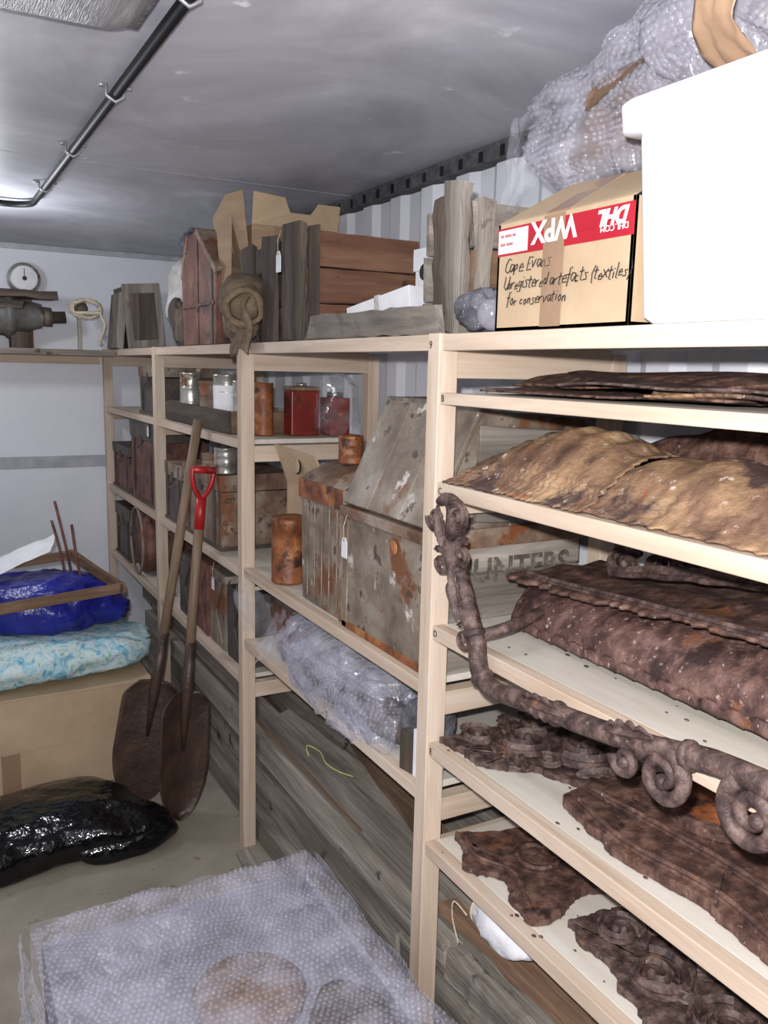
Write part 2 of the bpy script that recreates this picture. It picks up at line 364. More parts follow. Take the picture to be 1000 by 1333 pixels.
b=B('trim_3'); b.box(XL,XR,YB-.02,YB-.001,H-.03,H-.001,band); b.finish()

# ------------------------------------------------------------ shelving
XF=.955; TOP=1.825
b=B('timber_shelving')
posts=[.27,1.506,2.74,3.93,5.13]; PW=.045
for y in posts:
    b.box(.950,.997,y,y+PW,0,TOP+.001,pineZ)
    b.box(1.43,1.475,y,y+PW,0,TOP-.03,pineZ)
def cross(y,z,h=.06):
    b.box(.997,1.43,y+.004,y+PW-.004,z-h,z,pineX)
b_levels={0:[1.704,1.516,1.20,.928,.686],1:[1.058,.80],2:[1.50,1.045,.65],3:[1.50,1.045,.65]}
for i in range(4):
    y0=posts[i]+PW+.001; y1=posts[i+1]-.001
    th=.027
    for z in b_levels[i]:
        t=.02 if z>1.69 else th
        b.box(XF,XF+.03,y0,y1,z-t-.004,z,pineY)
        b.box(XF+.03,1.476,y0,y1,z-.018,z-.001,shelfply)
    b.box(XF+.002,XF+.02,y0,y1,TOP-.035,TOP-.001,pineY)
    b.box(XF+.02,1.476,y0-PW*.0,y1,TOP-.02,TOP-.001,shelfply)
for i,y in enumerate(posts):
    cross(y,TOP-.021,.07)
    zs=set()
    for k in (i-1,i):
        if k in b_levels: zs|=set(b_levels[k])
    for z in sorted(zs):
        if z==1.704: continue
        if i==1 and z==1.20: continue
        cross(y,z-.02,.055)
for i in range(4):
    for z in b_levels[i]:
        b.box(1.476,1.492,posts[i],posts[i+1],z-.06,z-.02,pineY)
shelv=b.finish(bevel=.002)
text('9',(.9495,1.545,1.795),.022,'aisle',shelv)
text('A',(.975,1.5055,1.795),.022,'cam',shelv)
for t,z in (('B',1.686),('C',1.492),('D',1.178),('E',.905)):
    text(t,(.9545,1.50,z),.020,'aisle',shelv)
b=B('back_wall_shelf')
b.box(XL+.01,.94,4.78,5.235,1.795,1.812,pineX); b.box(XL+.01,.94,4.765,4.78,1.785,1.815,greyX)
b.box(XL+.01,.94,5.205,5.235,1.74,1.795,pineX)
b.box(XL+.01,XL+.05,4.79,4.83,0,1.794,pineZ); b.box(.14,.19,5.19,5.204,0,1.79,wallb)
b.finish(bevel=.002)
b=B('ceiling_conduit')
zc=H-.022
pts=[(.445,-.6,zc),(.445,1.5,zc),(.445,3.7,zc)]
for k in range(7):
    a=k/6*math.pi/2; pts.append((.445-.09*(1-math.cos(a)),3.74+.09*math.sin(a),zc))
pts.append((.30,3.83,zc)); b.tube(pts,.0125,blackp,12)
y=.3
while y<3.7:
    b.tube([(.425,y,H-.002),(.425,y,zc-.004),(.445,y,zc-.016),(.465,y,zc-.004),(.465,y,H-.002)],.004,steelb,6)
    b.tube([(.465,y,H-.004),(.485,y,H-.004)],.005,steelb,6)
    b.tube([(.405,y,H-.004),(.425,y,H-.004)],.005,steelb,6)
    y+=.62
b.finish()
glow=emis('lamp_glow',(255,255,250),6)
b=B('bulkhead_lamp')
b.lathe((.24,3.83,H-.05),[(.05,.049),(.055,.03),(.052,.01)],blackp)
b.lathe((.24,3.83,H-.10),[(.01,-.03),(.045,-.015),(.055,.02),(.05,.055)],glow)
b.finish()
b=B('ceiling_light_fixture')
prism=M('prismatic_cover',[(.3,(120,120,124)),(.7,(180,180,182))],scale=6,stretch=(14,1,1),rough=.25,bump=.4,bscale=30)
b.box(.06,.40,1.05,1.72,H-.03,H-.001,greyp)
def pf(u,v):
    x=.07+.32*u; y=1.06+.65*v
    k=(1-abs(2*u-1)**6)*(1-abs(2*v-1)**10)
    return (x,y,H-.03-.035*k)
b.grid(pf,20,20,prism); b.finish(bevel=.004)

# ------------------------------------------------------------ top shelf, near bay
T=TOP+.001
b=B('cardboard_box')
y0,y1,x0,x1,z1=1.0,1.35,.975,1.32,2.02
b.box(x0,x0+.006,y0,y1,T,z1,cardL); b.box(x1-.006,x1,y0,y1,T,z1,cardL)
b.box(x0,x1,y0,y0+.006,T,z1,cardL); b.box(x0,x1,y1-.006,y1,T,z1,cardL); b.box(x0,x1,y0,y1,T,T+.006,cardL)
b.box(x0-.001,x0,y0,y1,1.962,2.012,redp)
b.box(x0-.0015,x0-.001,1.26,1.347,1.966,2.008,paper); b.box(x0-.0015,x0-.001,1.085,1.205,1.982,2.009,redp)
b.box(x0-.002,x0-.0015,1.160,1.215,T+.004,2.018,tape)
b.prism([(x0,y0,z1),(x0,y1,z1),(x0+.12,y1-.05,2.095),(x0+.12,y0+.02,2.085)],(.004,0,.004),cardL)
b.prism([(x0-.001,1.15,z1),(x0-.001,1.21,z1),(x0+.117,1.21,2.09),(x0+.117,1.15,2.09)],(0,0,.003),tape)
b.prism([(x0,y1,z1),(x1,y1,z1),(x1-.1,y1-.03,2.06),(x0+.1,y1-.03,2.07)],(0,-.004,0),cardL)
rs=random.Random(3)
handwrite(b,'Cape Evans',x0-.0016,1.325,1.932,.024,rs,.0010)
handwrite(b,'Unregistered artefacts (textiles)',x0-.0024,1.325,1.900,.0215,rs,.0010,adv=.50)
handwrite(b,'for conservation',x0-.0024,1.315,1.872,.019,rs,.0010)
o=b.finish(bevel=.001)
text('WPX',(x0-.0022,1.13,2.010),.052,'aisle',o,paper,flip=True,bold=.0015)
text('DHL',(x0-.0022,1.01,2.006),.034,'aisle',o,paper,flip=True,bold=.0015,shear=.3)
text('DHL.COM',(x0-.0022,1.01,1.982),.014,'aisle',o,paper,flip=True)
text('xx xxxx xx',(x0-.0022,1.34,1.995),.010,'aisle',o,redp); text('xxx xxxx',(x0-.0022,1.34,1.980),.010,'aisle',o,redp)

def rrect(cx,cy,hx,hy,r,n=6):
    out=[]
    for sx,sy,a0 in ((1,1,0),(-1,1,90),(-1,-1,180),(1,-1,270)):
        for k in range(n+1):
            a=math.radians(a0+90*k/n); out.append((cx+sx*(hx-r)+r*math.cos(a),cy+sy*(hy-r)+r*math.sin(a)))
    return out
b=B('plastic_storage_bin')
cx,cy=1.165,.645
lev=[(T,.185,.325),(T+.01,.195,.335),(2.09,.212,.348),(2.10,.212,.348),(2.10,.235,.363),(2.138,.238,.367),(2.146,.230,.359),(2.144,.208,.338),(2.02,.200,.330),(T+.015,.185,.31)]
vs=[]
for z,hx,hy in lev: vs+=[V((x,y,z)) for x,y in rrect(cx,cy,hx,hy,.03)]
n=len(rrect(0,0,1,1,.1)); fs=[]
for i in range(len(lev)-1):
    for k in range(n): fs.append((i*n+k,i*n+(k+1)%n,(i+1)*n+(k+1)%n,(i+1)*n+k))
fs+=[tuple(range(n-1,-1,-1)),tuple(range((len(lev)-1)*n,len(lev)*n))]
b.add(vs,fs,white,True)
o=b.finish(bevel=.003)

def clampb(q):
    q=V(q)
    if q.z>H-.006: q.z=H-.006
    if q.y<1.03 and q.z<2.152: q.z=2.152
    if q.x>1.49: q.x=1.49
    return q
b=B('bubble_wrap_bundle'); Fs=[]
for c,r,p,amp,fr,sd,cr,nu,nv in (((1.22,1.24,2.215),(.17,.27,.12),.75,.4,5,1,.45,90,56),((1.20,.72,2.272),(.21,.44,.112),.75,.3,4,3,.35,100,56),((1.13,1.05,2.26),(.10,.20,.09),.8,.4,7,6,.45,60,40)):
    F=b.blob(c,r,filmB,p,amp,fr,nu,nv,sd,cr,clamp=clampb); Fs.append((F,lambda q,c=V(c):q-c,clampb))
b.blob((1.24,1.2,2.20),(.12,.22,.08),brnY,.8,.2,8,30,18,2); b.blob((1.24,.75,2.27),(.15,.36,.07),cloth,.8,.2,8,30,18,2,clamp=clampb)
b.prism([(1.045,1.21,2.20),(1.05,1.10,2.245),(1.065,1.03,2.255),(1.08,1.06,2.27),(1.07,1.2,2.255),(1.055,1.215,2.23)],(.006,0,0),brnY)
b.grid(lambda u,v:clampb((1.19+.228*math.cos(math.pi*(.45+.85*u))+.012*noise.noise(V((u*12,v*9,0))),.94-.07*v-.05*u+.02*math.sin(u*9),2.265+.122*math.sin(math.pi*(.45+.85*u))+.01*noise.noise(V((u*10,v*14,4))))),30,10,tape,.002)
o=b.finish(); domes(o,Fs,.0135,.0052,.0038,domeA,1)
def sheet(name,org,U,W,mat,amp=.03,freq=6,nu=24,nv=24,seed=0,thick=.0):
    b=B(name); org,U,W=V(org),V(U),V(W); nrm=U.cross(W).normalized()
    def f(u,v):
        p=org+U*u+W*v
        k=noise.noise(p*freq+V((seed,0,0)))+.5*noise.noise(p*freq*2.5)
        return p+nrm*k*amp+U.normalized()*noise.noise(V((v*4,seed,0)))*amp*.6+W.normalized()*noise.noise(V((u*4,seed,3)))*amp*.6
    b.grid(f,nu,nv,mat,thick); return b.finish()
sheet('clear_plastic_sheet',(1.05,1.40,2.05),(.06,.14,.03),(.05,.02,.2),clear,.03,9,seed=3)
sheet('clear_plastic_sheet',(1.03,1.30,2.09),(.05,.16,.0),(.03,-.06,.14),clear,.03,9,seed=13)
b=B('plastic_bag'); b.blob((1.02,1.455,T+.04),(.05,.06,.045),greyp,.8,.4,14,36,20,2,crease=.4,flatb=T); b.blob((1.0,1.40,T+.032),(.022,.03,.034),filmB,.8,.4,14,24,16,8,flatb=T); b.finish()

b=B('weathered_crate')
for i,(z0,z1) in enumerate(((T,1.90),(1.905,2.0),(2.005,2.095))):
    b.board((1.03,1.52,(z0+z1)/2),(1.32,1.52,(z0+z1)/2),(0,0,z1-z0),(0,.018,0),[greyX,brnX,greyX][i],6,.003)
    b.board((1.03,1.70,(z0+z1)/2),(1.32,1.70,(z0+z1)/2),(0,0,z1-z0),(0,.018,0),greyX,6,.003)
    b.board((1.31,1.53,(z0+z1)/2),(1.31,1.69,(z0+z1)/2),(0,0,z1-z0),(.018,0,0),greyY,6,.003)
b.board((1.02,1.555,T+.004),(1.015,1.555,2.135),(0,.072,0),(.018,0,0),greyZ,8,.004)
b.board((1.03,1.625,T+.004),(1.03,1.63,2.12),(0,.06,0),(.018,0,0),drkZ,8,.004)
b.board((1.045,1.51,T),(1.05,1.505,2.10),(.03,0,0),(0,.03,0),greyZ,6,.003)
b.finish()
b=B('wooden_crate')
for z0,z1 in ((T,1.93),(1.935,2.03),(2.035,2.13)):
    zc=(z0+z1)/2
    b.board((.99,2.28,zc),(1.34,2.28,zc),(0,0,z1-z0),(0,.016,0),redX,6,.003)
    b.board((1.04,2.97,zc),(1.34,2.97,zc),(0,0,z1-z0),(0,.016,0),brnX,6,.003)
    b.board((1.34,2.29,zc),(1.34,2.96,zc),(0,0,z1-z0),(.016,0,0),brnY,6,.003)
    b.board((.985,2.27,zc),(1.045,2.97,zc),(0,0,z1-z0),(.016,0,0),drkY,6,.004)
b.board((.972,2.34,T),(.972,2.34,2.15),(0,.14,0),(.018,0,0),drkZ,8,.003)
b.board((.980,2.55,T),(.980,2.55,2.14),(0,.10,0),(.016,0,0),drkZ,8,.003)
b.board((1.02,2.86,T),(1.02,2.86,2.15),(0,.12,0),(.016,0,0),drkZ,8,.003)
b.board((1.0,2.265,T),(1.0,2.265,2.14),(.03,0,0),(0,.016,0),drkZ,8,.004)
for k in range(6): b.lathe((1.03+.05*(k%2),2.268,1.86+.05*k),[(.003,-.003),(.003,.003)],rusto,8,1)
b.finish()
b=B('weathered_plank')
b.board((.985,1.57,T+.03),(.985,2.24,T+.035),(0,0,.062),(.02,0,0),greyY,12,.005)
b.board((1.10,1.76,T+.01),(1.08,2.24,T+.01),(.19,0,0),(0,0,.018),greyY,12,.005)
b.finish()
b=B('white_packet')
b.box(1.03,1.13,1.80,2.08,T+.025,T+.10,paper,tilt=(-9,3,6),jit=.003)
b.box(1.028,1.132,1.93,1.95,T+.035,T+.105,cloth,tilt=(-9,3,6))
b.blob((1.02,2.14,T+.05),(.03,.09,.018),paper,.9,.5,20,24,14,4,crease=.4)
b.finish(bevel=.006)
b=B('white_box')
b.box(1.15,1.26,1.84,1.95,T+.03,2.05,paper); b.box(1.145,1.265,1.835,1.955,2.0,2.055,paper)
b.lathe((1.149,1.90,1.995),[(.02,-.006),(.02,-.003)],ink,24,0); b.lathe((1.20,1.8335,1.97),[(.016,-.001),(.016,0.0005)],ink,20,1)
b.finish(bevel=.003)
b=B('burlap_sack')
pts=[];rad=[]
for i in range(15):
    t=i/14; pts.append((1.0-.08*t,2.84-.22*t,2.0-.07*t)); rad.append(.055+.03*math.sin(t*3.1))
b.tube(pts,rad,burlap,24,cap=False); b.tube(pts,[r*.72 for r in rad],burlap,24,cap=True)
e=V(pts[-1]);d=(V(pts[-1])-V(pts[-2])).normalized();u=d.orthogonal().normalized();w=d.cross(u)
b.tube([e+(u*math.cos(a)+w*math.sin(a))*.055 for a in [k*2*math.pi/22 for k in range(23)]],.011,burlap,8)
b.grid(lambda u,v:(.935-.01*math.sin(v*8)-.015*math.sin(u*3.1),2.60+.22*u*(1-.45*v),1.96-.17*v+.015*math.sin(u*7)),14,14,burlap,.012)
b.blob((.95,2.74,1.93),(.05,.10,.10),burlap,.8,.3,12,30,20,3,crease=.3)
b.rough(.012,22); b.finish()
def tag(x,y,z,h=.05,w=.028):
    b=B('paper_tag'); hx=.0008
    b.prism([(x,y-w/2,z-h),(x,y+w/2,z-h),(x,y+w/2,z-h*.25),(x,y+w*.25,z),(x,y-w*.25,z),(x,y-w/2,z-h*.25)],(-hx*2,0,0),paper)
    b.tube([(x-.002,y,z-.006),(x-.002,y+.003,z+.03),(x+.006,y,z+.06)],.001,rope,6)
    b.lathe((x-.003,y,z-.008),[(.003,0),(.003,.001)],card,12,0); b.finish()
tag(.957,2.42,2.085,.06,.036)
b=B('gable_metal_box')
for x0,x1,g in ((.985,1.26,0),(.975,.987,.0)):
    b.prism([(x0,3.10,T),(x0,3.52,T),(x0,3.54,2.10),(x0,3.44,2.25),(x0,3.32,2.26),(x0,3.08,2.10)],(x1-x0,0,0),redrust)
b.box(.968,.976,3.12,3.14,T,2.10,darkmet); b.box(.968,.976,3.30,3.315,T,2.24,redrust); b.box(.968,.976,3.10,3.52,1.97,1.985,redrust)
b.prism([(.97,3.07,2.10),(.97,3.09,2.08),(.97,3.33,2.245),(.97,3.32,2.27)],(.3,0,0),rustbox); b.prism([(.97,3.55,2.10),(.97,3.53,2.09),(.97,3.43,2.24),(.97,3.45,2.26)],(.3,0,0),rustbox)
b.finish(bevel=.004)
b=B('cardboard_box')
b.box(1.08,1.42,2.99,3.28,T,2.25,card)
b.prism([(1.08,2.99,2.25),(1.42,2.99,2.25),(1.42,2.97,2.34),(1.33,2.97,2.34),(1.30,2.97,2.30),(1.22,2.97,2.30),(1.20,2.97,2.35),(1.08,2.97,2.36)],(0,.005,0),cardL)
b.prism([(1.08,2.99,2.0),(1.08,3.28,2.0),(1.02,3.26,2.30),(1.0,3.05,2.35),(1.04,2.98,2.36)],(.005,0,.003),card)
b.box(1.16,1.20,2.985,2.99,T,2.25,tape); b.finish(bevel=.002)
b=B('cardboard_sheet'); b.prism([(1.0,3.0,1.9),(1.02,3.04,2.34),(1.0,3.16,2.30),(.99,3.05,1.9)],(.005,.0,0),card); b.finish(bevel=.001)
b=B('canvas_bundle'); b.blob((1.15,3.74,2.04),(.15,.15,.23),cloth,.7,.35,7,48,36,5,crease=.35,flatb=T); b.blob((1.08,3.62,2.24),(.10,.14,.07),greyp,.8,.5,9,30,20,9,crease=.4); b.blob((1.0,3.68,1.93),(.04,.10,.10),drkZ,.8,.5,9,30,20,4,crease=.3,flatb=T); b.finish()
b=B('old_suitcase')
b.box(1.0,1.17,4.70,4.98,T,2.16,darkmet,tilt=(0,-5,0)); b.box(.985,1.185,4.69,4.70,T+.01,2.17,greyZ,tilt=(0,-5,0)); b.box(1.02,1.15,4.685,4.69,T+.05,2.12,drkZ,tilt=(0,-5,0))
b.box(.955,.995,4.72,4.96,T,2.12,greyZ,tilt=(0,6,0)); b.finish(bevel=.004)
Z2=1.816
b=B('dial_gauge')
b.lathe((.54,5.10,2.19),[(.0,-.03),(.06,-.03),(.082,-.02),(.086,0),(.086,.03),(.05,.04)],tinsil,36,1)
b.lathe((.54,5.068,2.19),[(.066,0),(.066,.002)],paper,36,1); b.lathe((.54,5.064,2.19),[(.012,0),(.012,.004)],ink,16,1)
b.box(.538,.542,5.065,5.067,2.19,2.24,ink); b.box(.50,.58,5.145,5.19,Z2-.003,2.17,brnZ); b.finish(bevel=.002)
b=B('old_winch_drum')
def stem(u,v):
    x=-.2+.80*u; a=2*math.pi*v; k=max(0,(u-.80)/.20)
    r=.105*(1-k*.42)+(.014 if .30<u<.34 or .55<u<.59 or .78<u<.82 else 0)
    return (x,4.93+r*math.cos(a),1.985+r*math.sin(a))
b.grid(stem,60,28,greymet)
b.lathe((.60,4.93,1.985),[(.05,0),(.05,.05),(.032,.055),(.032,.12)],darkmet,20,0)
b.board((-.1,4.86,2.105),(.66,4.87,2.09),(0,.12,0),(0,0,.04),drkX,10,.006); b.board((.1,4.815,2.04),(.50,4.82,2.035),(0,.02,0),(0,0,.04),drkX,10,.004)
b.lathe((.30,4.82,1.96),[(.035,-.01),(.035,.01)],redrust,18,1)
b.rough(.005,14)
b.box(-.1,.30,4.88,5.02,Z2,1.90,cardL); b.box(.44,.52,4.88,5.0,Z2,1.90,drkZ); b.finish()
b=B('rope_coil')
pts=[]
for k in range(70):
    a=k*.42; pts.append((.90+.075*math.cos(a)*(1+.08*math.sin(k)),4.83-.0005*k+.012*math.sin(k*1.7),2.03+.045*math.sin(a)+.006*math.sin(k*2.2)))
pts+=[(.96,4.76,2.01),(.985,4.755,1.95),(.97,4.755,1.90),(.95,4.755,1.86),(.965,4.755,1.84)]
pts=[(p[0]-.09,p[1],p[2]) for p in pts]
b.tube(pts,.009,rope,8); b.lathe((.78,4.86,2.03),[(.03,-.02),(.045,-.015),(.045,.015),(.03,.02)],darkmet,20,1)
b.box(.77,.79,4.85,4.87,Z2,2.0,greyZ); b.finish()

# ------------------------------------------------------------ tins/boxes
def can(name,x,y,z,r,h,mat,lid=None,label=None):
    b=B(name)
    b.lathe((x,y,z+.001),[(r*.96,0),(r*1.03,.002),(r*1.03,.006),(r,.009),(r,h*.33),(r*1.02,h*.34),(r,h*.35),(r,h*.66),(r*1.02,h*.67),(r,h*.68),(r,h-.010),(r*1.04,h-.007),(r*1.04,h),(r*.95,h),(r*.94,h-.005)],mat,30)
    b.lathe((x,y,z+h-.004),[(r*.93,0),(r*.93,.002)],lid or mat,24)
    if label: b.lathe((x,y,z),[(r*1.012,h*.2),(r*1.025,h*.22),(r*1.025,h*.78),(r*1.012,h*.8)],label,30,cap=False)
    b.rough(.0025,30,x*9); return b.finish()
def trunk(name,x0,x1,y0,y1,z0,z1,mat,lidm=None,strap=None,handle=True):
    b=B(name); zl=z0+(z1-z0)*.78; z0+=.001
    b.box(x0,x1,y0,y1,z0,zl-.002,mat,jit=.003); b.box(x0-.006,x1+.004,y0-.005,y1+.005,zl,z1,lidm or mat,jit=.003)
    s=strap or darkmet
    for yy in (y0+.15*(y1-y0),y1-.15*(y1-y0)): b.box(x0-.009,x0-.002,yy-.008,yy+.008,z0,z1-.005,s)
    b.box(x0-.008,x0,y0,y1,z0,z0+.015,s); b.box(x0-.006,x0,y0-.003,y0+.014,z0,zl,s)
    b.box(x0,x1,y0-.007,y0,z0,z0+.015,s)
    ym=(y0+y1)/2
    if handle: b.tube([(x0-.004,ym-.035,zl-.03),(x0-.02,ym-.03,zl-.045),(x0-.022,ym,zl-.05),(x0-.02,ym+.03,zl-.045),(x0-.004,ym+.035,zl-.03)],.004,s,8)
    b.box(x0-.012,x0-.004,ym-.012,ym+.012,zl-.02,zl+.02,s)
    return b.finish(bevel=.004)
z=1.50
b=B('wooden_tray')
b.box(1.0,1.28,3.0,3.90,z+.001,z+.015,brnY); b.box(.99,1.005,3.0,3.90,z+.001,z+.085,drkY); b.box(1.27,1.285,3.0,3.90,z,z+.085,greyY); b.box(1.0,1.28,2.99,3.005,z+.001,z+.085,brnX); b.box(1.0,1.28,3.895,3.91,z+.001,z+.085,greyX); b.finish(bevel=.003)
can('silver_tin',1.05,3.70,z+.015,.045,.20,tinsil); can('labelled_tin',1.05,3.20,z+.015,.05,.20,tinsil,label=paper)
can('rusty_tin',1.06,3.42,z+.015,.05,.17,rustbox); can('silver_tin',1.07,3.06,z+.015,.04,.18,tinsil); can('silver_tin',1.16,3.32,z+.015,.04,.20,tinsil)
can('rusty_tin',1.10,2.93,z,.036,.19,rusto)
b=B('red_tin'); b.box(1.19,1.30,2.88,2.96,z+.001,z+.165,redtin); b.box(1.187,1.303,2.877,2.963,z+.165,z+.18,rustbox); b.lathe((1.245,2.92,z+.18),[(.02,0),(.02,.012)],tinsil,20); b.finish(bevel=.004)
b=B('plastic_wrapped_tin'); b.box(1.335,1.415,2.86,2.95,z+.001,z+.14,redtin); b.lathe((1.375,2.905,z+.14),[(.03,0),(.03,.02),(.01,.022)],darkmet,18); b.blob((1.365,2.90,z+.12),(.09,.08,.118),clear,.6,.3,14,34,26,2,crease=.3,flatb=z+.002); b.finish()
trunk('dark_metal_box',.99,1.28,4.02,4.40,1.50,1.74,darkmet,greybox)
z=1.045
trunk('rusted_trunk',.985,1.28,3.08,3.58,z,1.34,rustbox,rustbox); trunk('rusted_trunk',.985,1.28,3.62,3.90,z,1.31,darkmet,rustbox)
can('silver_tin',1.02,3.12,1.342,.045,.10,tinsil); can('rusty_tin',1.02,3.30,1.342,.04,.06,rustbox)
trunk('rusted_trunk',.985,1.25,4.10,4.62,z,1.46,redrust,darkmet); trunk('rusted_trunk',.985,1.25,4.68,5.10,z,1.30,redrust,darkmet)
z=.65
def jerry(y0,y1,h,mat):
    b=B('fuel_tin'); b.box(.985,1.22,y0,y1,z+.001,z+h,mat,jit=.003)
    b.prism([(.979,y0+.02,z+.03),(.979,(y0+y1)/2,z+h*.5),(.979,y1-.02,z+.03)],(.007,0,0),mat); b.prism([(.979,y0+.02,z+h-.03),(.979,(y0+y1)/2,z+h*.5),(.979,y1-.02,z+h-.03)],(.007,0,0),mat)
    b.tube([(1.04,(y0+y1)/2,z+h),(1.05,(y0+y1)/2,z+h+.03),(1.12,(y0+y1)/2,z+h+.03),(1.13,(y0+y1)/2,z+h)],.006,darkmet,8)
    b.lathe((1.18,(y0+y1)/2,z+h),[(.02,0),(.02,.02)],rusto,16); b.finish(bevel=.008)
jerry(2.83,3.02,.28,darkmet); jerry(3.05,3.24,.30,greybox); jerry(3.27,3.46,.30,redrust); jerry(3.5,3.7,.27,darkmet)
b=B('iron_cooking_pot')
b.lathe((1.17,4.45,.83),[(.10,-.19),(.165,-.18),(.172,-.16),(.165,-.14),(.168,0),(.165,.12),(.172,.16),(.16,.17)],redrust,32,0)
b.tube([V((.965,4.45+.14*math.cos(a),.83+.175*math.sin(a))) for a in [k*2*math.pi/32 for k in range(33)]],.007,rustbox,8); b.finish()
trunk('rusted_trunk',.985,1.3,4.70,5.08,.65,.95,darkmet)
z=1.058
b=B('rusty_canister')
x,y,r,h=1.025,2.50,.056,.215
b.lathe((x,y,z+.001),[(r*.9,0),(r*1.02,.003),(r*1.02,.008),(r,.011),(r,h*.5),(r,h-.03),(r*1.03,h-.028),(r*1.04,h-.005),(r*.97,h),(r*.3,h+.001)],rusto,36); b.rough(.003,30)
b.finish()
b=B('cardboard_box')
b.box(1.10,1.40,2.36,2.70,z+.001,1.36,cardL)
b.prism([(1.10,2.34,1.36),(1.10,2.70,1.36),(1.06,2.72,1.49),(1.07,2.40,1.475)],(.004,0,.001),cardL)
b.prism([(1.10,2.36,1.36),(1.40,2.36,1.36),(1.40,2.32,1.46),(1.12,2.32,1.47)],(0,.004,.001),cardL)
b.lathe((1.075,2.55,1.43),[(.028,0),(.028,.001)],ink,24,0); b.lathe((1.072,2.55,1.43),[(.022,0),(.022,.001)],cardL,24,0)
b.finish(bevel=.001)
b=B('rusted_tin_trunk')
b.box(.99,1.38,2.03,2.31,z+.001,1.42,greybox,jit=.004)
b.grid(lambda u,v:(.985+.40*u,2.02+.30*v,1.42+.055*math.sin(math.pi*min(1,u*1.0))**.5+.01*noise.noise(V((u*6,v*6,1)))),16,14,rustbox)
b.box(.982,.99,2.02,2.32,1.37,1.425,rusto); b.box(.985,1.38,2.018,2.03,1.37,1.425,rustbox); b.box(.984,.99,2.02,2.04,z,1.40,rustbox)
for q in range(5): b.box(.986,.99,2.06+q*.05,2.063+q*.05,z+.02,1.36,rustbox)
b.finish(bevel=.005)
can('rusty_tin',1.09,2.19,1.477,.035,.08,rusto)
b=B('slant_top_chest')
prof=[(.990,z+.001),(1.42,z+.001),(1.42,1.64),(1.115,1.665),(.990,1.375)]
b.prism([(x,1.575,zz) for x,zz in prof],(0,.42,0),greybox)
for zz0,zz1 in ((z+.003,1.17),(1.175,1.285),(1.29,1.37)):
    b.board((.985,1.571,(zz0+zz1)/2),(1.42,1.571,(zz0+zz1)/2),(0,0,zz1-zz0),(0,.012,0),greyX,5,.002)
b.board((1.0,1.566,1.372),(1.42,1.566,1.372),(0,0,.045),(0,.014,0),rustbox,5,.002)
b.box(.978,.992,1.565,2.0,z+.001,1.37,greybox); b.box(.970,1.0,1.56,2.01,1.362,1.39,rustbox)
b.box(.974,.98,1.97,2.0,z+.001,1.36,rustbox); b.box(.974,.98,1.57,1.59,z+.001,1.36,rustbox); b.box(.974,.98,1.57,2.0,z+.001,z+.02,rusto)
b.lathe((.975,1.72,1.33),[(.018,-.004),(.018,.002)],rusto,16,0)
def sl(y0,y1,m): b.prism([(.985,y0,1.395),(.985,y1,1.395),(1.118,y1,1.675),(1.118,y0,1.675)],(-.012,0,.006),m)
sl(1.565,1.70,greybox); sl(1.703,1.86,greybox); sl(1.863,2.0,greybox)
b.box(1.10,1.43,1.56,2.0,1.665,1.678,greyX)
b.board((1.10,1.566,1.52),(1.42,1.566,1.50),(0,0,.22),(0,.012,0),greyX,5,.002)
o=b.finish(bevel=.003)
text('HUNTERS',(1.035,1.556,1.270),.078,'cam',o,stencil,bold=.002)
tag(.964,1.965,1.31,.055,.032); tag(.972,3.15,.93,.05,.03); tag(.972,4.18,1.45,.05,.03)

z=.80
b=B('bubble_wrapped_parcel'); Fs=[]
for c,r,p,amp,fr,sd,cr,nu,nv in (((1.08,2.15,z+.10),(.15,.34,.11),.7,.3,6,1,.35,90,50),((.99,2.05,z+.05),(.08,.24,.10),.75,.35,7,4,.4,70,40),((1.03,1.86,z+.07),(.09,.15,.09),.75,.35,8,7,.4,60,40)):
    F=b.blob(c,r,filmA,p,amp,fr,nu,nv,sd,cr); Fs.append((F,lambda q,c=V(c):q-c,None))
b.blob((1.1,2.15,z+.08),(.11,.28,.07),cloth,.8,.2,6,30,16,5); b.blob((1.02,1.9,z+.06),(.06,.22,.05),darkmet,.8,.2,6,30,16,5); b.blob((1.0,2.1,z+.06),(.05,.16,.05),greymet,.8,.2,6,30,16,7)
o=b.finish(); domes(o,Fs,.0135,.0052,.0038,domeA,2)
b=B('plastic_wrapped_part'); b.blob((1.04,1.65,z+.085),(.06,.07,.085),greyp,.7,.3,10,36,24,3,crease=.3,flatb=z+.001); b.box(.97,1.06,1.60,1.66,z+.001,z+.10,drkZ,tilt=(0,0,12)); b.box(.972,.99,1.585,1.60,z+.002,z+.12,paper); b.finish(bevel=.006)
sheet('clear_plastic_sheet',(.93,2.72,z+.04),(.04,-.28,-.05),(-.02,.02,.2),clear,.035,8,seed=5)
sheet('clear_plastic_sheet',(.90,2.52,z-.04),(.10,.20,.06),(.08,-.08,.14),clear,.03,9,seed=8)
b=B('rusty_box'); b.box(1.05,1.35,2.5,2.70,z+.001,z+.16,redrust); b.box(1.04,1.36,2.49,2.71,z+.14,z+.165,darkmet); b.finish(bevel=.004)

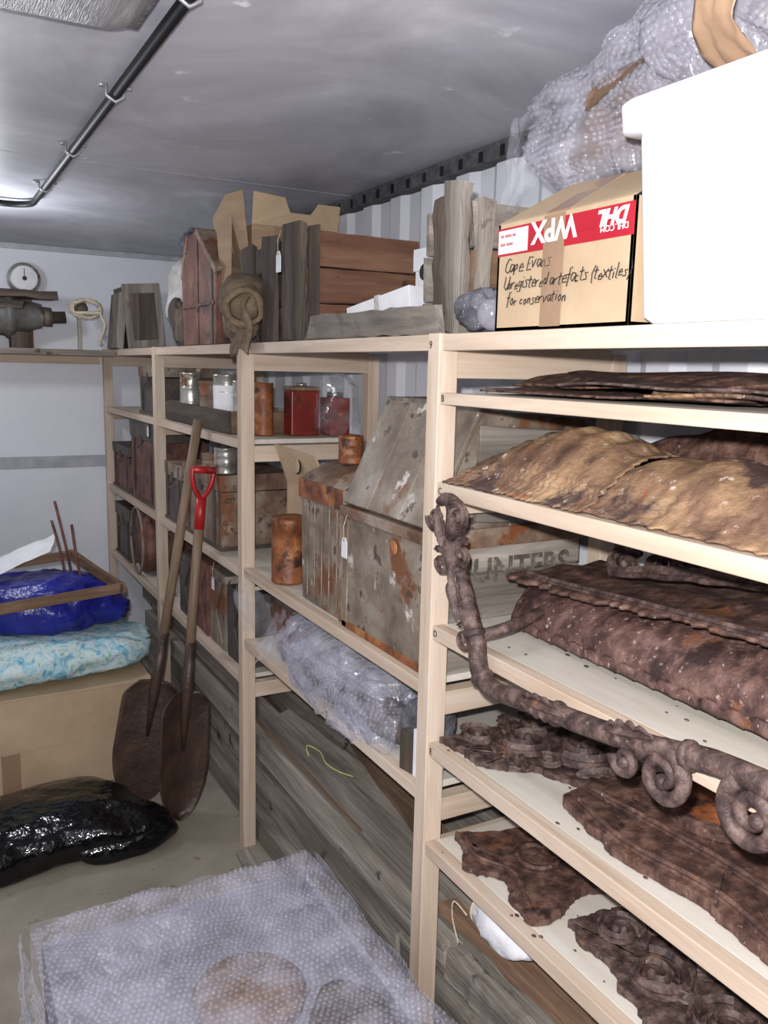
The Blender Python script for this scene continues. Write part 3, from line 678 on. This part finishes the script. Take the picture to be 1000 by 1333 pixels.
# ------------------------------------------------------------ bay 1 rusty relics
b=B('rusted_flat_sheet')
z=1.704
def fl(x0,x1,y0,y1,z0,amp,seed,mat,thick=.004,corn=.0):
    def f(u,v):
        rg=.012*noise.noise(V((v*34,seed,0)))+.012*noise.noise(V((v*9,seed,0)))
        x=x0+(x1-x0)*u+rg*(1 if u<.5 else .3); y=y0+(y1-y0)*v+(.03*noise.noise(V((u*5,seed,7)))+.012*noise.noise(V((u*22,seed,7))))
        return (x,y,z0+.005*abs(math.sin(u*9+seed))+abs(noise.noise(V((u*1.0,v*1.8,seed))))*amp)
    b.grid(f,26,110,mat,thick,smooth=True)
fl(1.03,1.40,1.47,.85,z+.004,.03,1,rust); fl(1.0,1.38,1.20,.38,z+.022,.055,5,rustp); fl(1.06,1.42,1.40,.6,z+.020,.045,9,rust); fl(1.02,1.2,1.0,.5,z+.012,.03,12,ochre)
b.finish()
z=1.517
def interp(T_,x):
    for (a,fa),(c,fc) in zip(T_,T_[1:]):
        if x<=c: return fa+(fc-fa)*(x-a)/(c-a)
    return T_[-1][1]
def curved(name,x0,x1,ya,yb,h,seed,mat,prof,env,th=.004):
    b=B(name)
    def f(u,v):
        y=ya+(yb-ya)*v+.010*noise.noise(V((u*6,seed,2)))+.014*noise.noise(V((u*34,seed,2)))
        hh=h*interp(prof,u)*interp(env,v)+.004*math.sin(v*38+seed)*math.sin(math.pi*u)
        return (x0+(x1-x0)*u+(.014*noise.noise(V((v*36,seed,9)))+.010*noise.noise(V((v*7,seed,9))))*(1 if u<.2 else .1),y,z+.004+hh)
    b.grid(f,44,120,mat,th,smooth=True); o=b.finish(); return o
PR=[(0,0),(.10,.14),(.30,.72),(.45,.95),(.6,1),(.8,.86),(1,.55)]
curved('rusted_curved_sheet',.963,1.30,1.49,1.07,.125,1,ochre,PR,[(0,.42),(.2,.72),(.45,1),(.7,.96),(.9,.76),(1,.70)])
curved('rusted_curved_sheet',.968,1.25,1.10,.36,.100,3.3,ochre,PR,[(0,.70),(.08,.86),(.25,1),(.5,.88),(.75,.98),(1,.9)])
curved('rusted_curved_sheet',1.285,1.44,1.30,.40,.150,6,rust,PR,[(0,.6),(.2,.9),(.4,1),(.55,.85),(.8,1),(1,.9)])
def spiralpts(c,e1,e2,R,turns,sgn=1,a0=0,r1=.16):
    c,e1,e2=V(c),V(e1),V(e2);pts=[];n=int(26*turns)
    for k in range(n+1):
        t=k/n;a=a0+sgn*turns*2*math.pi*t; r=R*(1-t*(1-r1)); pts.append(c+(e1*math.cos(a)+e2*math.sin(a))*r)
    return pts
def spiral(b,c,e1,e2,R,turns,tr,mat,sgn=1,a0=0,r1=.16):
    pts=spiralpts(c,e1,e2,R,turns,sgn,a0,r1); n=len(pts)
    nm=V(e1).cross(V(e2)); 
    if nm.z<-.1 or nm.x>.1: nm=-nm
    b.ribbon([p-nm.normalized()*tr*.9 for p in pts],nm,[tr*(1.0-.45*k/n) for k in range(n)],tr*1.9,mat)
    q=pts[-1]; b.blob(tuple(q),(tr*.9,tr*.9,tr*.9),mat,1,.1,8,12,8)
    return pts
def leaf(b,p,d,L,w,h,mat,up=None):
    p=V(p);d=V(d).normalized(); up=V(up) if up else V((0,0,1)); side=up.cross(d)
    side=side.normalized() if side.length>.1 else V((1,0,0)); up=d.cross(side)
    def f(u,v):
        lobes=1+.38*abs(math.sin(v*14))-.2
        ww=w*math.sin(math.pi*min(1,.10+.90*v))**.6*lobes
        s_=(u-.5)*2
        return p+d*L*(v+.05*abs(s_))+side*ww*s_+up*(h*(.55*abs(s_)+.8*(1-abs(s_))**3)*math.sin(math.pi*v*.8+.3)+.2*h*math.cos(s_*9))
    b.grid(f,12,30,mat,.004,smooth=False)
EX,EY,EZ=V((1,0,0)),V((0,1,0)),V((0,0,1))
def smoothpath(P,k=8):
    P=[V(p) for p in P];out=[]
    for i in range(len(P)-1):
        p0=P[max(i-1,0)];p1=P[i];p2=P[i+1];p3=P[min(i+2,len(P)-1)]
        for j in range(k):
            t=j/k; out.append(.5*((2*p1)+(p2-p0)*t+(2*p0-5*p1+4*p2-p3)*t*t+(3*p1-p0-3*p2+p3)*t**3))
    out.append(P[-1]); return out
b=B('cast_iron_bench_frame')
P=[(.945,1.475,1.480),(.94,1.44,1.490),(.935,1.405,1.478),(.93,1.398,1.44),(.93,1.412,1.41),(.93,1.395,1.37),(.93,1.36,1.33),(.925,1.325,1.28),(.925,1.297,1.235),(.925,1.287,1.19),(.925,1.266,1.162),(.925,1.22,1.156),(.925,1.11,1.170),(.925,.99,1.183),(.925,.87,1.200),(.925,.80,1.214),(.925,.74,1.228),(.925,.66,1.235),(.925,.58,1.23)]
sp=smoothpath(P); ns=len(sp)
b.tube(sp,[.0180 if 16<i else .010+.008*i/16 for i in range(ns)],rustp,16)
for i in (44,62,78,100,124):
    d=(sp[min(i+1,ns-1)]-sp[i-1]).normalized(); b.tube([sp[i]-d*.008,sp[i]-d*.004,sp[i]+d*.004,sp[i]+d*.008],[.017,.0225,.0225,.017],rustp,16)
for (y,z_,R,tn,sg_,a0) in ((1.372,1.462,.034,1.5,1,.5),(1.455,1.450,.028,1.3,-1,0),(1.350,1.392,.032,1.4,-1,2),(1.428,1.362,.030,1.3,1,1),(1.335,1.225,.030,1.4,1,1),(1.37,1.31,.026,1.3,-1,1)):
    spiral(b,(.918,y,z_),EY,EZ,R,tn,R*.22,rustp,sg_,a0)
for (y,z_,R,tn,sg_,a0,t) in ((.805,1.178,.048,1.7,1,.3,.013),(.880,1.170,.024,1.2,-1,0,.010),(.655,1.19,.046,1.6,-1,1,.013)):
    pts=spiralpts((.914,y,z_),EY,EZ,R,tn,sg_,a0,.2); b.tube(pts,[t*(1-.4*k/len(pts)) for k in range(len(pts))],rustp,12); b.blob(tuple(pts[-1]),(.012,.012,.012),rustp,1,.1,8,12,8)
for (p_,d_,L_) in (((.906,1.13,1.178),(0,-1,.1),.12),((.910,1.335,1.26),(0,.35,1),.11),((.910,1.405,1.40),(0,.3,1),.08),((.906,.92,1.205),(0,-1,.25),.10)):
    leaf(b,p_,d_,L_,.020,.012,rustp,(-1,0,0))
b.tube(smoothpath([(.935,1.30,1.24),(.98,1.28,1.255),(1.04,1.30,1.258),(1.12,1.33,1.262)]),.012,rustp,12)
b.rough(.0012,60); b.finish()
b=B('rusted_iron_hopper')
z=1.201
def body(u,v):
    y=1.41-1.05*u; g=.92+.26*u
    a=-.15+v*2.4
    R=.155*g
    x=1.245-R*math.cos(a)*1.0; zz=z+.02+.03*u+R*.60*math.sin(a)
    zz=max(z+.001,zz)
    n_=noise.noise(V((u*5,v*3,2)))*.004
    if v<.06: n_+=.006*abs(math.sin(u*70))
    return (x-n_,y+.008*noise.noise(V((v*9,u,1))),zz+n_)
b.grid(body,200,44,rustm,.010)
def flange(u,v):
    y=1.44-1.07*u
    rag=.016*noise.noise(V((u*14,0,4)))+.018*noise.noise(V((u*50,0,4)))
    x=1.10-.03*u+rag*(1-v)+.27*v
    return (x,y,z+.112+.075*u-.005*math.sin(u*9)+.004*math.sin(v*14)-.006*(1-v)**4)
b.grid(flange,180,20,rust,.007,smooth=True)
b.ribbon(smoothpath([(1.13,1.42,z+.120),(1.12,1.30,z+.126),(1.11,1.1,z+.142),(1.095,.9,z+.158),(1.08,.6,z+.18)]),(-.3,0,1),.009,.009,rustp)
b.finish()
b=B('cast_iron_scrollwork')
for k in range(5):
    spiral(b,(1.27+.022*k,1.26-.07*k,1.365+.012*k),EX*.9+EZ*.3,(EY*.8+EZ*.45),.044-.002*k,1.5,.010,rustp,(-1)**k,k)
leaf(b,(1.22,1.26,1.345),(.15,-1,.12),.40,.035,.03,rustp); b.finish()
b=B('cast_iron_scrollwork')
z=.929; rs=random.Random(4)
def ragplate(b,poly,z0,th,mat,amp=.012,seed=0,bump=.01):
    c=sum((V((p[0],p[1],0)) for p in poly),V((0,0,0)))/len(poly); ring=[]
    for i in range(len(poly)):
        a=V((poly[i][0],poly[i][1],0));d=V((poly[(i+1)%len(poly)][0],poly[(i+1)%len(poly)][1],0))
        m=max(3,int((d-a).length/.006))
        for k in range(m):
            p=a.lerp(d,k/m); p=p+noise.noise_vector(p*26+V((seed,0,0)))*amp+noise.noise_vector(p*110+V((seed,4,0)))*amp*.4; p.z=0; ring.append(p)
    n=len(ring)
    def ht(p): return z0+th+abs(noise.noise(V((p.x*9,p.y*9,seed))))*bump*1.4
    vs=[];K=16
    vs+=[V((p.x,p.y,z0)) for p in ring]; vs+=[V((p.x,p.y,ht(p)-.001)) for p in ring]
    for k in range(1,K):
        t=k/K
        for p in ring:
            q=p.lerp(c,t); vs.append(V((q.x,q.y,ht(q))))
    vs.append(V((c.x,c.y,ht(c))))
    b.add(vs[:2*n],[tuple(range(n-1,-1,-1))]+[(i,(i+1)%n,n+(i+1)%n,n+i) for i in range(n)],mat,False)
    top=vs[n:]; tf=[]
    for k in range(K-1):
        for i in range(n): tf.append((k*n+i,k*n+(i+1)%n,(k+1)*n+(i+1)%n,(k+1)*n+i))
    for i in range(n): tf.append(((K-1)*n+i,(K-1)*n+(i+1)%n,len(top)-1))
    b.add(top,tf,mat,True)
ragplate(b,[(.985,1.49),(1.10,1.495),(1.28,1.47),(1.32,1.30),(1.26,1.13),(1.12,1.17),(1.06,1.30),(.99,1.36)],z,.010,rustp,.020,3,.010)
for (x,y,R) in ((1.04,1.44,.045),(1.12,1.37,.06),(1.20,1.43,.05),(1.21,1.28,.07),(1.28,1.37,.045),(1.10,1.27,.03)):
    spiral(b,(x,y,z+.030),EX,EY,R,1.6,R*.20,rustp,rs.choice((-1,1)),rs.random()*6)
for k in range(7):
    a=rs.random()*6.3; leaf(b,(1.15+.12*math.cos(k*.9),1.32+.11*math.sin(k*.9),z+.016),(math.cos(a),math.sin(a),.05),.10,.022,.014,rustp)
b.finish()
b=B('rusted_iron_plate')
ragplate(b,[(1.04,1.15),(1.14,1.17),(1.27,1.14),(1.42,1.10),(1.44,.40),(1.02,.40),(1.0,.62),(1.03,.80),(1.0,.98)],z+.001,.020,rust,.010,8,.005)
b.lathe((1.27,.97,z+.024),[(.118,0),(.118,.018),(.112,.022),(.100,.022),(.096,.010)],rust,48,cap=False,smooth=False); b.lathe((1.27,.97,z+.026),[(.096,0),(.096,.006)],rusto,40)
for q in ([(1.05,1.12),(1.025,.97),(1.05,.8),(1.02,.62),(1.035,.42)],[(1.10,1.14),(1.12,.97),(1.13,.8),(1.13,.42)]):
    b.ribbon(smoothpath([(x,y,z+.022) for x,y in q]),(0,0,1),.009,.010,rust)
b.finish()
z=.687
b=B('rusted_iron_plate')
ragplate(b,[(1.03,1.49),(1.10,1.46),(1.20,1.44),(1.25,1.30),(1.22,1.17),(1.14,1.19),(1.06,1.15),(.985,1.15),(.985,1.21),(1.02,1.30),(.975,1.37)],z,.012,rust,.012,5,.006)
b.ribbon(smoothpath([(1.035,1.46,z+.014),(1.01,1.38,z+.014),(1.045,1.30,z+.014),(1.01,1.2,z+.014)]),(0,0,1),.007,.008,rust)
b.lathe((1.13,1.32,z+.016),[(.05,0),(.05,.008),(.042,.008),(.040,0)],rust,24,cap=False)
b.finish()
b=B('cast_iron_scrollwork')
ragplate(b,[(1.05,1.13),(1.16,1.12),(1.26,1.02),(1.36,.9),(1.38,.45),(1.0,.45),(.985,.7),(1.0,.9),(1.03,1.02)],z,.012,rustp,.016,13,.008)
for (x,y,R) in ((1.10,1.04,.05),(1.07,.92,.06),(1.19,.93,.06),(1.08,.78,.06),(1.22,.78,.07),(1.09,.63,.06),(1.22,.62,.05)):
    spiral(b,(x,y,z+.034),EX,EY,R,1.7,R*.20,rustp,rs.choice((-1,1)),rs.random()*6)
for k in range(8):
    a=rs.random()*6.3; leaf(b,(1.12+.1*math.cos(k*.9),.85+.2*math.sin(k*.9),z+.020),(math.cos(a),math.sin(a),.05),.11,.024,.016,rustp)
b.finish()
b=B('rust_flakes')
for k in range(50):
    zz,ya,yb=rs.choice(((.6865,.7,1.5),(.6865,1.1,1.5),(.9285,.8,1.5),(1.2005,.8,1.45)))
    x=rs.uniform(.965,1.10); y=rs.uniform(ya,yb); r=rs.uniform(.0012,.0045); b.blob((x,y,zz+.001),(r,r*1.4,.0012),rustp,.8,.5,90,8,5,k)
b.finish()

# ------------------------------------------------------------ planks under shelves
b=B('stacked_planks'); rs=random.Random(11)
z=0.004; li=0
while z<.43:
    h=rs.choice((.045,.06,.075,.095)); x=1.003+(0,.045,.015,.07,.0,.03)[li%6]; li+=1; first=True
    while x<1.36:
        w=min(rs.choice((.09,.12,.15,.2)),1.42-x); ya=rs.uniform(.45,1.1); yb=rs.uniform(4.2,5.05)
        if first:
            ysplit=rs.uniform(1.4,2.6)
            b.board((x+w/2,ya,z+h/2),(x+w/2,ysplit-.02,z+h/2),(w-.008,0,0),(0,0,h-.012),rs.choice((brnY,drkY,greyY)),12,.004)
            b.board((x+w/2,ysplit,z+h/2-.002),(x+w/2+rs.uniform(0,.03),yb,z+h/2),(w-.008,0,0),(0,0,h-.012),rs.choice((greyY,greyY,greyY,brnY)),14,.004); first=False
        else:
            b.board((x+w/2,ya,z+h/2),(x+w/2,yb,z+h/2),(w-.006,0,0),(0,0,h-.008),drkY,8,.003)
        x+=w
    z+=h
b.board((1.012,1.6,z+.045),(1.030,4.6,z+.035),(.020,0,0),(0,0,.08),greyY,14,.003)
b.board((1.10,1.3,z+.02),(1.20,3.6,z+.03),(.12,0,0),(0,0,.028),greyY,14,.004)
b.board((1.26,.9,z+.02),(1.18,3.0,z+.065),(.10,0,0),(0,0,.028),greyY,14,.004)
b.board((1.36,1.3,z+.03),(1.38,4.8,z+.03),(.09,0,0),(0,0,.05),greyY,14,.004)
b.board((1.30,1.6,z+.10),(1.10,3.8,z+.085),(.09,0,0),(0,0,.022),greyY,14,.004)
b.board((1.06,1.56,z+.10),(1.28,3.0,z+.10),(.07,0,0),(0,0,.03),brnY,14,.004)
b.board((1.14,1.56,z+.06),(1.05,2.6,z+.06),(.05,0,0),(0,0,.04),greyY,14,.004)
b.board((1.08,1.0,z+.018),(1.05,1.50,z+.018),(.10,0,0),(0,0,.03),brnY,8,.004)
b.finish()
ztop=z
b=B('offcut_plank'); b.board((.915,2.05,.012),(.93,2.70,.012),(.05,0,0),(0,0,.02),greyY,8,.003); b.finish()
b=B('yellow_cord'); b.tube(smoothpath([(1.004,2.28,ztop+.06),(1.008,2.30,ztop+.086),(1.025,2.24,ztop+.087),(1.01,2.16,ztop+.087),(1.025,2.10,ztop+.084),(1.05,2.06,ztop+.082)]),.0022,yrope,8); b.finish()
b=B('tied_cloth_bag'); b.blob((1.03,1.30,ztop+.085),(.045,.10,.045),paper,.8,.3,12,36,20,2,crease=.3); b.tube(smoothpath([(.99,1.38,ztop+.08),(.975,1.41,ztop+.10),(.98,1.42,ztop+.05),(.985,1.40,ztop+.0)]),.002,rope,6); b.tube([V((1.03+.03*math.cos(a),1.38,ztop+.085+.035*math.sin(a))) for a in [k*.4 for k in range(17)]],.003,rope,6); b.finish()

# ------------------------------------------------------------ foreground bubble-wrapped crate
b=B('bubble_wrapped_crate')
x0,x1,y0,y1,h=.15,.84,.55,1.90,.50
def topf(u,v):
    x=x0+(x1-x0)*u; y=y0+(y1-y0)*v
    e=min(u,1-u)*(x1-x0); e2=min(v,1-v)*(y1-y0); k=min(1,min(e,e2)/.05)
    z=h-.03*(1-k)**2-.045*max(0,math.sin(math.pi*u))**.5*max(0,math.sin(math.pi*v))**.5*k+.022*noise.noise(V((x*6,y*6,1)))+.018*abs(noise.noise(V((x*11,y*10,4))))
    return V((x+.01*noise.noise(V((y*8,0,0))),y+.015*noise.noise(V((x*8,3,0))),z))
b.grid(topf,70,110,filmA)
Fs=[(topf,lambda q:V((0,0,1)),None)]
def side(pa,pb,out,dm=True):
    pa,pb,out=V(pa),V(pb),V(out)
    def f(u,v):
        p=pa.lerp(pb,u); zz=(h-.03)*(1-v)+.004
        return p+out*(.012+.03*math.sin(math.pi*v)*.6+.02*noise.noise(V((u*9,v*6,pa.x*5+pb.y))))+V((0,0,zz))
    b.grid(f,40,24,filmA)
    if dm: Fs.append((f,lambda q:out,None))
side((x0,y0,0),(x0,y1,0),(-1,0,0)); side((x0,y1,0),(x1,y1,0),(0,1,0),False); side((x1,y1,0),(x1,y0,0),(1,0,0)); side((x1,y0,0),(x0,y0,0),(0,-1,0),False)
inn=M('inner_box_grey',[(.3,(112,110,120)),(.7,(146,144,154))],scale=4,rough=.8,bump=.1)
b.box(x0+.02,x1-.02,y0+.02,y1-.02,.006,.37,inn)
for xa,xb,ya,yb in ((x0+.02,x0+.035,y0+.02,y1-.02),(x1-.035,x1-.02,y0+.02,y1-.02),(x0+.035,x1-.035,y0+.02,y0+.035),(x0+.035,x1-.035,y1-.035,y1-.02)):
    b.box(xa,xb,ya,yb,.37,.44,inn)
b.lathe((.56,1.58,.37),[(.12,0),(.125,.025),(.11,.04),(.06,.05),(.0,.05)],brnX,36); b.blob((.72,1.38,.395),(.08,.13,.04),drkX,.8,.3,9,30,18,2); b.blob((.40,1.25,.38),(.10,.10,.02),rustbox,.8,.3,9,30,18,2)
o=b.finish(); domes(o,Fs,.0130,.0052,.0038,domeA,3)

# ------------------------------------------------------------ left stack
b=B('cardboard_box')
b.box(-.35,.80,3.48,4.25,.001,.425,cardL,jit=.003); b.box(-.352,.802,3.477,3.482,.20,.425,cardL)
b.box(.20,.27,3.474,3.478,.001,.20,tape); b.box(-.352,.802,3.473,4.252,.418,.428,cardL)
b.box(.80,.803,3.6,4.1,.1,.16,tape); b.finish(bevel=.006)
b=B('floral_pillow'); b.blob((.26,3.74,.52),(.58,.27,.092),floral,.75,.14,5,80,36,3,crease=.16,flatb=.430); b.finish()
b=B('blue_tarp_bag'); b.blob((.33,3.86,.705),(.44,.22,.115),bluebag,.6,.28,4,90,46,6,crease=.30,flatb=.612); b.finish()
b=B('wooden_picture_frame')
c=[(.72,3.66,.79),(.10,3.60,.755),(-.05,4.02,.83),(.58,4.06,.865)]
for i in range(4):
    p,q=V(c[i]),V(c[(i+1)%4]); d=(q-p).normalized(); up=V((0,0,1)); s_=d.cross(up)
    b.board(p-d*.015,q+d*.015,s_*.022,up*.042,[brnX,brnY][i%2],6,.002)
b.finish()
b=B('iron_rods')
for (x,y,dx,h) in ((.50,3.90,-.02,1.06),(.53,3.93,-.03,1.14),(.56,3.88,.0,1.04)):
    b.tube(smoothpath([(x+.03,y,.78),(x+.01,y,.92),(x+dx,y+.01,h)]),[.006]*17,redrust,8)
b.finish()
sheet('paper_sheet',(.20,3.80,.84),(.26,.02,.10),(.05,.12,.06),paper,.012,8,12,12,2,.001)
b=B('black_plastic_bag')
b.blob((.10,3.08,.065),(.62,.26,.10),blackbag,.75,.30,2.8,140,70,4,crease=.10,flatb=.003)
b.blob((.55,3.00,.05),(.20,.15,.065),blackbag,.8,.45,4,80,46,9,crease=.15,flatb=.003)
b.finish()

# ------------------------------------------------------------ shovels
def shovel(name,tip,top,shaftm,grip=None,W=.115,BL=.40,yaw=0):
    b=B(name); L=(V(top)-V(tip)).length
    def f(u,v):
        zz=BL*v; k=.5*W*2*(math.sqrt(max(0,1-(1-min(1,v/.45))**2))*.93+.07*min(1,v/.45))*(1-.06*v)
        if v>.86: k*=1-.45*((v-.86)/.14)**1.5
        s_=(u-.5)*2
        return V((k*s_, .028*(1-s_*s_)-.02*math.cos(v*1.5), zz))
    b.grid(f,18,34,steel,.004)
    b.tube([(0,.0,BL*.55),(0,.005,BL*.9),(0,.0,BL+.02),(0,0,BL+.20)],[.006,.020,.023,.020],steel,14)
    end=L-(.12 if grip else 0)
    b.tube([(0,0,BL+.10),(0,.004,(BL+end)*.5),(0,0,end)],[.0185,.0185,.018],shaftm,14)
    if grip:
        b.tube([(0,0,end-.12),(0,0,end)],[.019,.02],grip,12)
        for sx in (-1,1): b.tube(smoothpath([(0,0,end-.01),(sx*.03,0,end+.03),(sx*.045,0,end+.075),(sx*.045,0,end+.11)]),.010,grip,8)
        b.tube([(-.050,0,end+.105),(.050,0,end+.105)],.014,grip,12)
    o=b.finish()
    d=(V(top)-V(tip)).normalized(); face=V((-.45,-.9,0))
    face=Matrix.Rotation(yaw,3,'Z')@face
    yv=-(face-d*face.dot(d)).normalized(); xv=yv.cross(d)
    m=Matrix((xv,yv,d)).transposed().to_4x4(); m.translation=V(tip); o.matrix_world=m
    return o
brnS=M('ash_handle',[(.3,(98,78,60)),(.7,(140,118,96))],scale=8,stretch=(8,8,.7),rough=.6,bump=.1)
shovel('shovel',(.665,3.20,.030),(.922,3.15,1.545),brnS,None,.125,.50,.15)
shovel('shovel',(.785,3.03,.010),(.925,3.10,1.375),brnS,redpaint,.115,.50,.75)

# ------------------------------------------------------------ lights
def area(name,loc,rot,sx,sy,power,col=(1,1,1)):
    l=bpy.data.lights.new(name,'AREA'); l.shape='RECTANGLE'; l.size=sx; l.size_y=sy; l.energy=power; l.color=col
    o=bpy.data.objects.new(name,l); sc.collection.objects.link(o); o.location=loc; o.rotation_euler=rot; return o
fl_=bpy.data.lights.new('camera_flash','SPOT'); fl_.energy=175; fl_.spot_size=math.radians(130); fl_.spot_blend=.6; fl_.shadow_soft_size=.015; fl_.color=(1,.975,.98)
fo=bpy.data.objects.new('camera_flash',fl_); sc.collection.objects.link(fo)
area('ceiling_lamp_light',(.23,1.4,H-.10),(0,0,0),.3,.6,4,(.93,.96,1))
pl=bpy.data.lights.new('bulkhead_light','POINT'); pl.energy=15; pl.shadow_soft_size=.06; pl.color=(.92,.95,1)
po=bpy.data.objects.new('bulkhead_light',pl); sc.collection.objects.link(po); po.location=(.2,3.83,H-.26)
area('doorway_fill',(.3,-.62,1.3),(math.radians(90),0,0),2.2,2.0,13,(.92,.94,1))  # unseen fill added at the assumed open end behind the camera, for ambient
w=bpy.data.worlds.new('world'); sc.world=w; w.use_nodes=True
w.node_tree.nodes['Background'].inputs[0].default_value=(.84,.88,1,1); w.node_tree.nodes['Background'].inputs[1].default_value=.3

# ------------------------------------------------------------ camera
cam=bpy.data.cameras.new('camera'); co=bpy.data.objects.new('camera',cam); sc.collection.objects.link(co)
R=V((.8778,-.4784,.0224)).normalized(); F=V((.4750,.8641,-.1668)); F=(F-R*F.dot(R)).normalized(); U=R.cross(F)
m=Matrix((R,U,-F)).transposed().to_4x4(); m.translation=V((0,0,1.75)); co.matrix_world=m
cam.sensor_fit='VERTICAL'; cam.sensor_height=36; cam.lens=36*1100/1333; cam.clip_start=.02
sc.camera=co
fm=m.copy(); fm.translation=V((0,0,1.75))+U*.07-R*.03; fo.matrix_world=fm
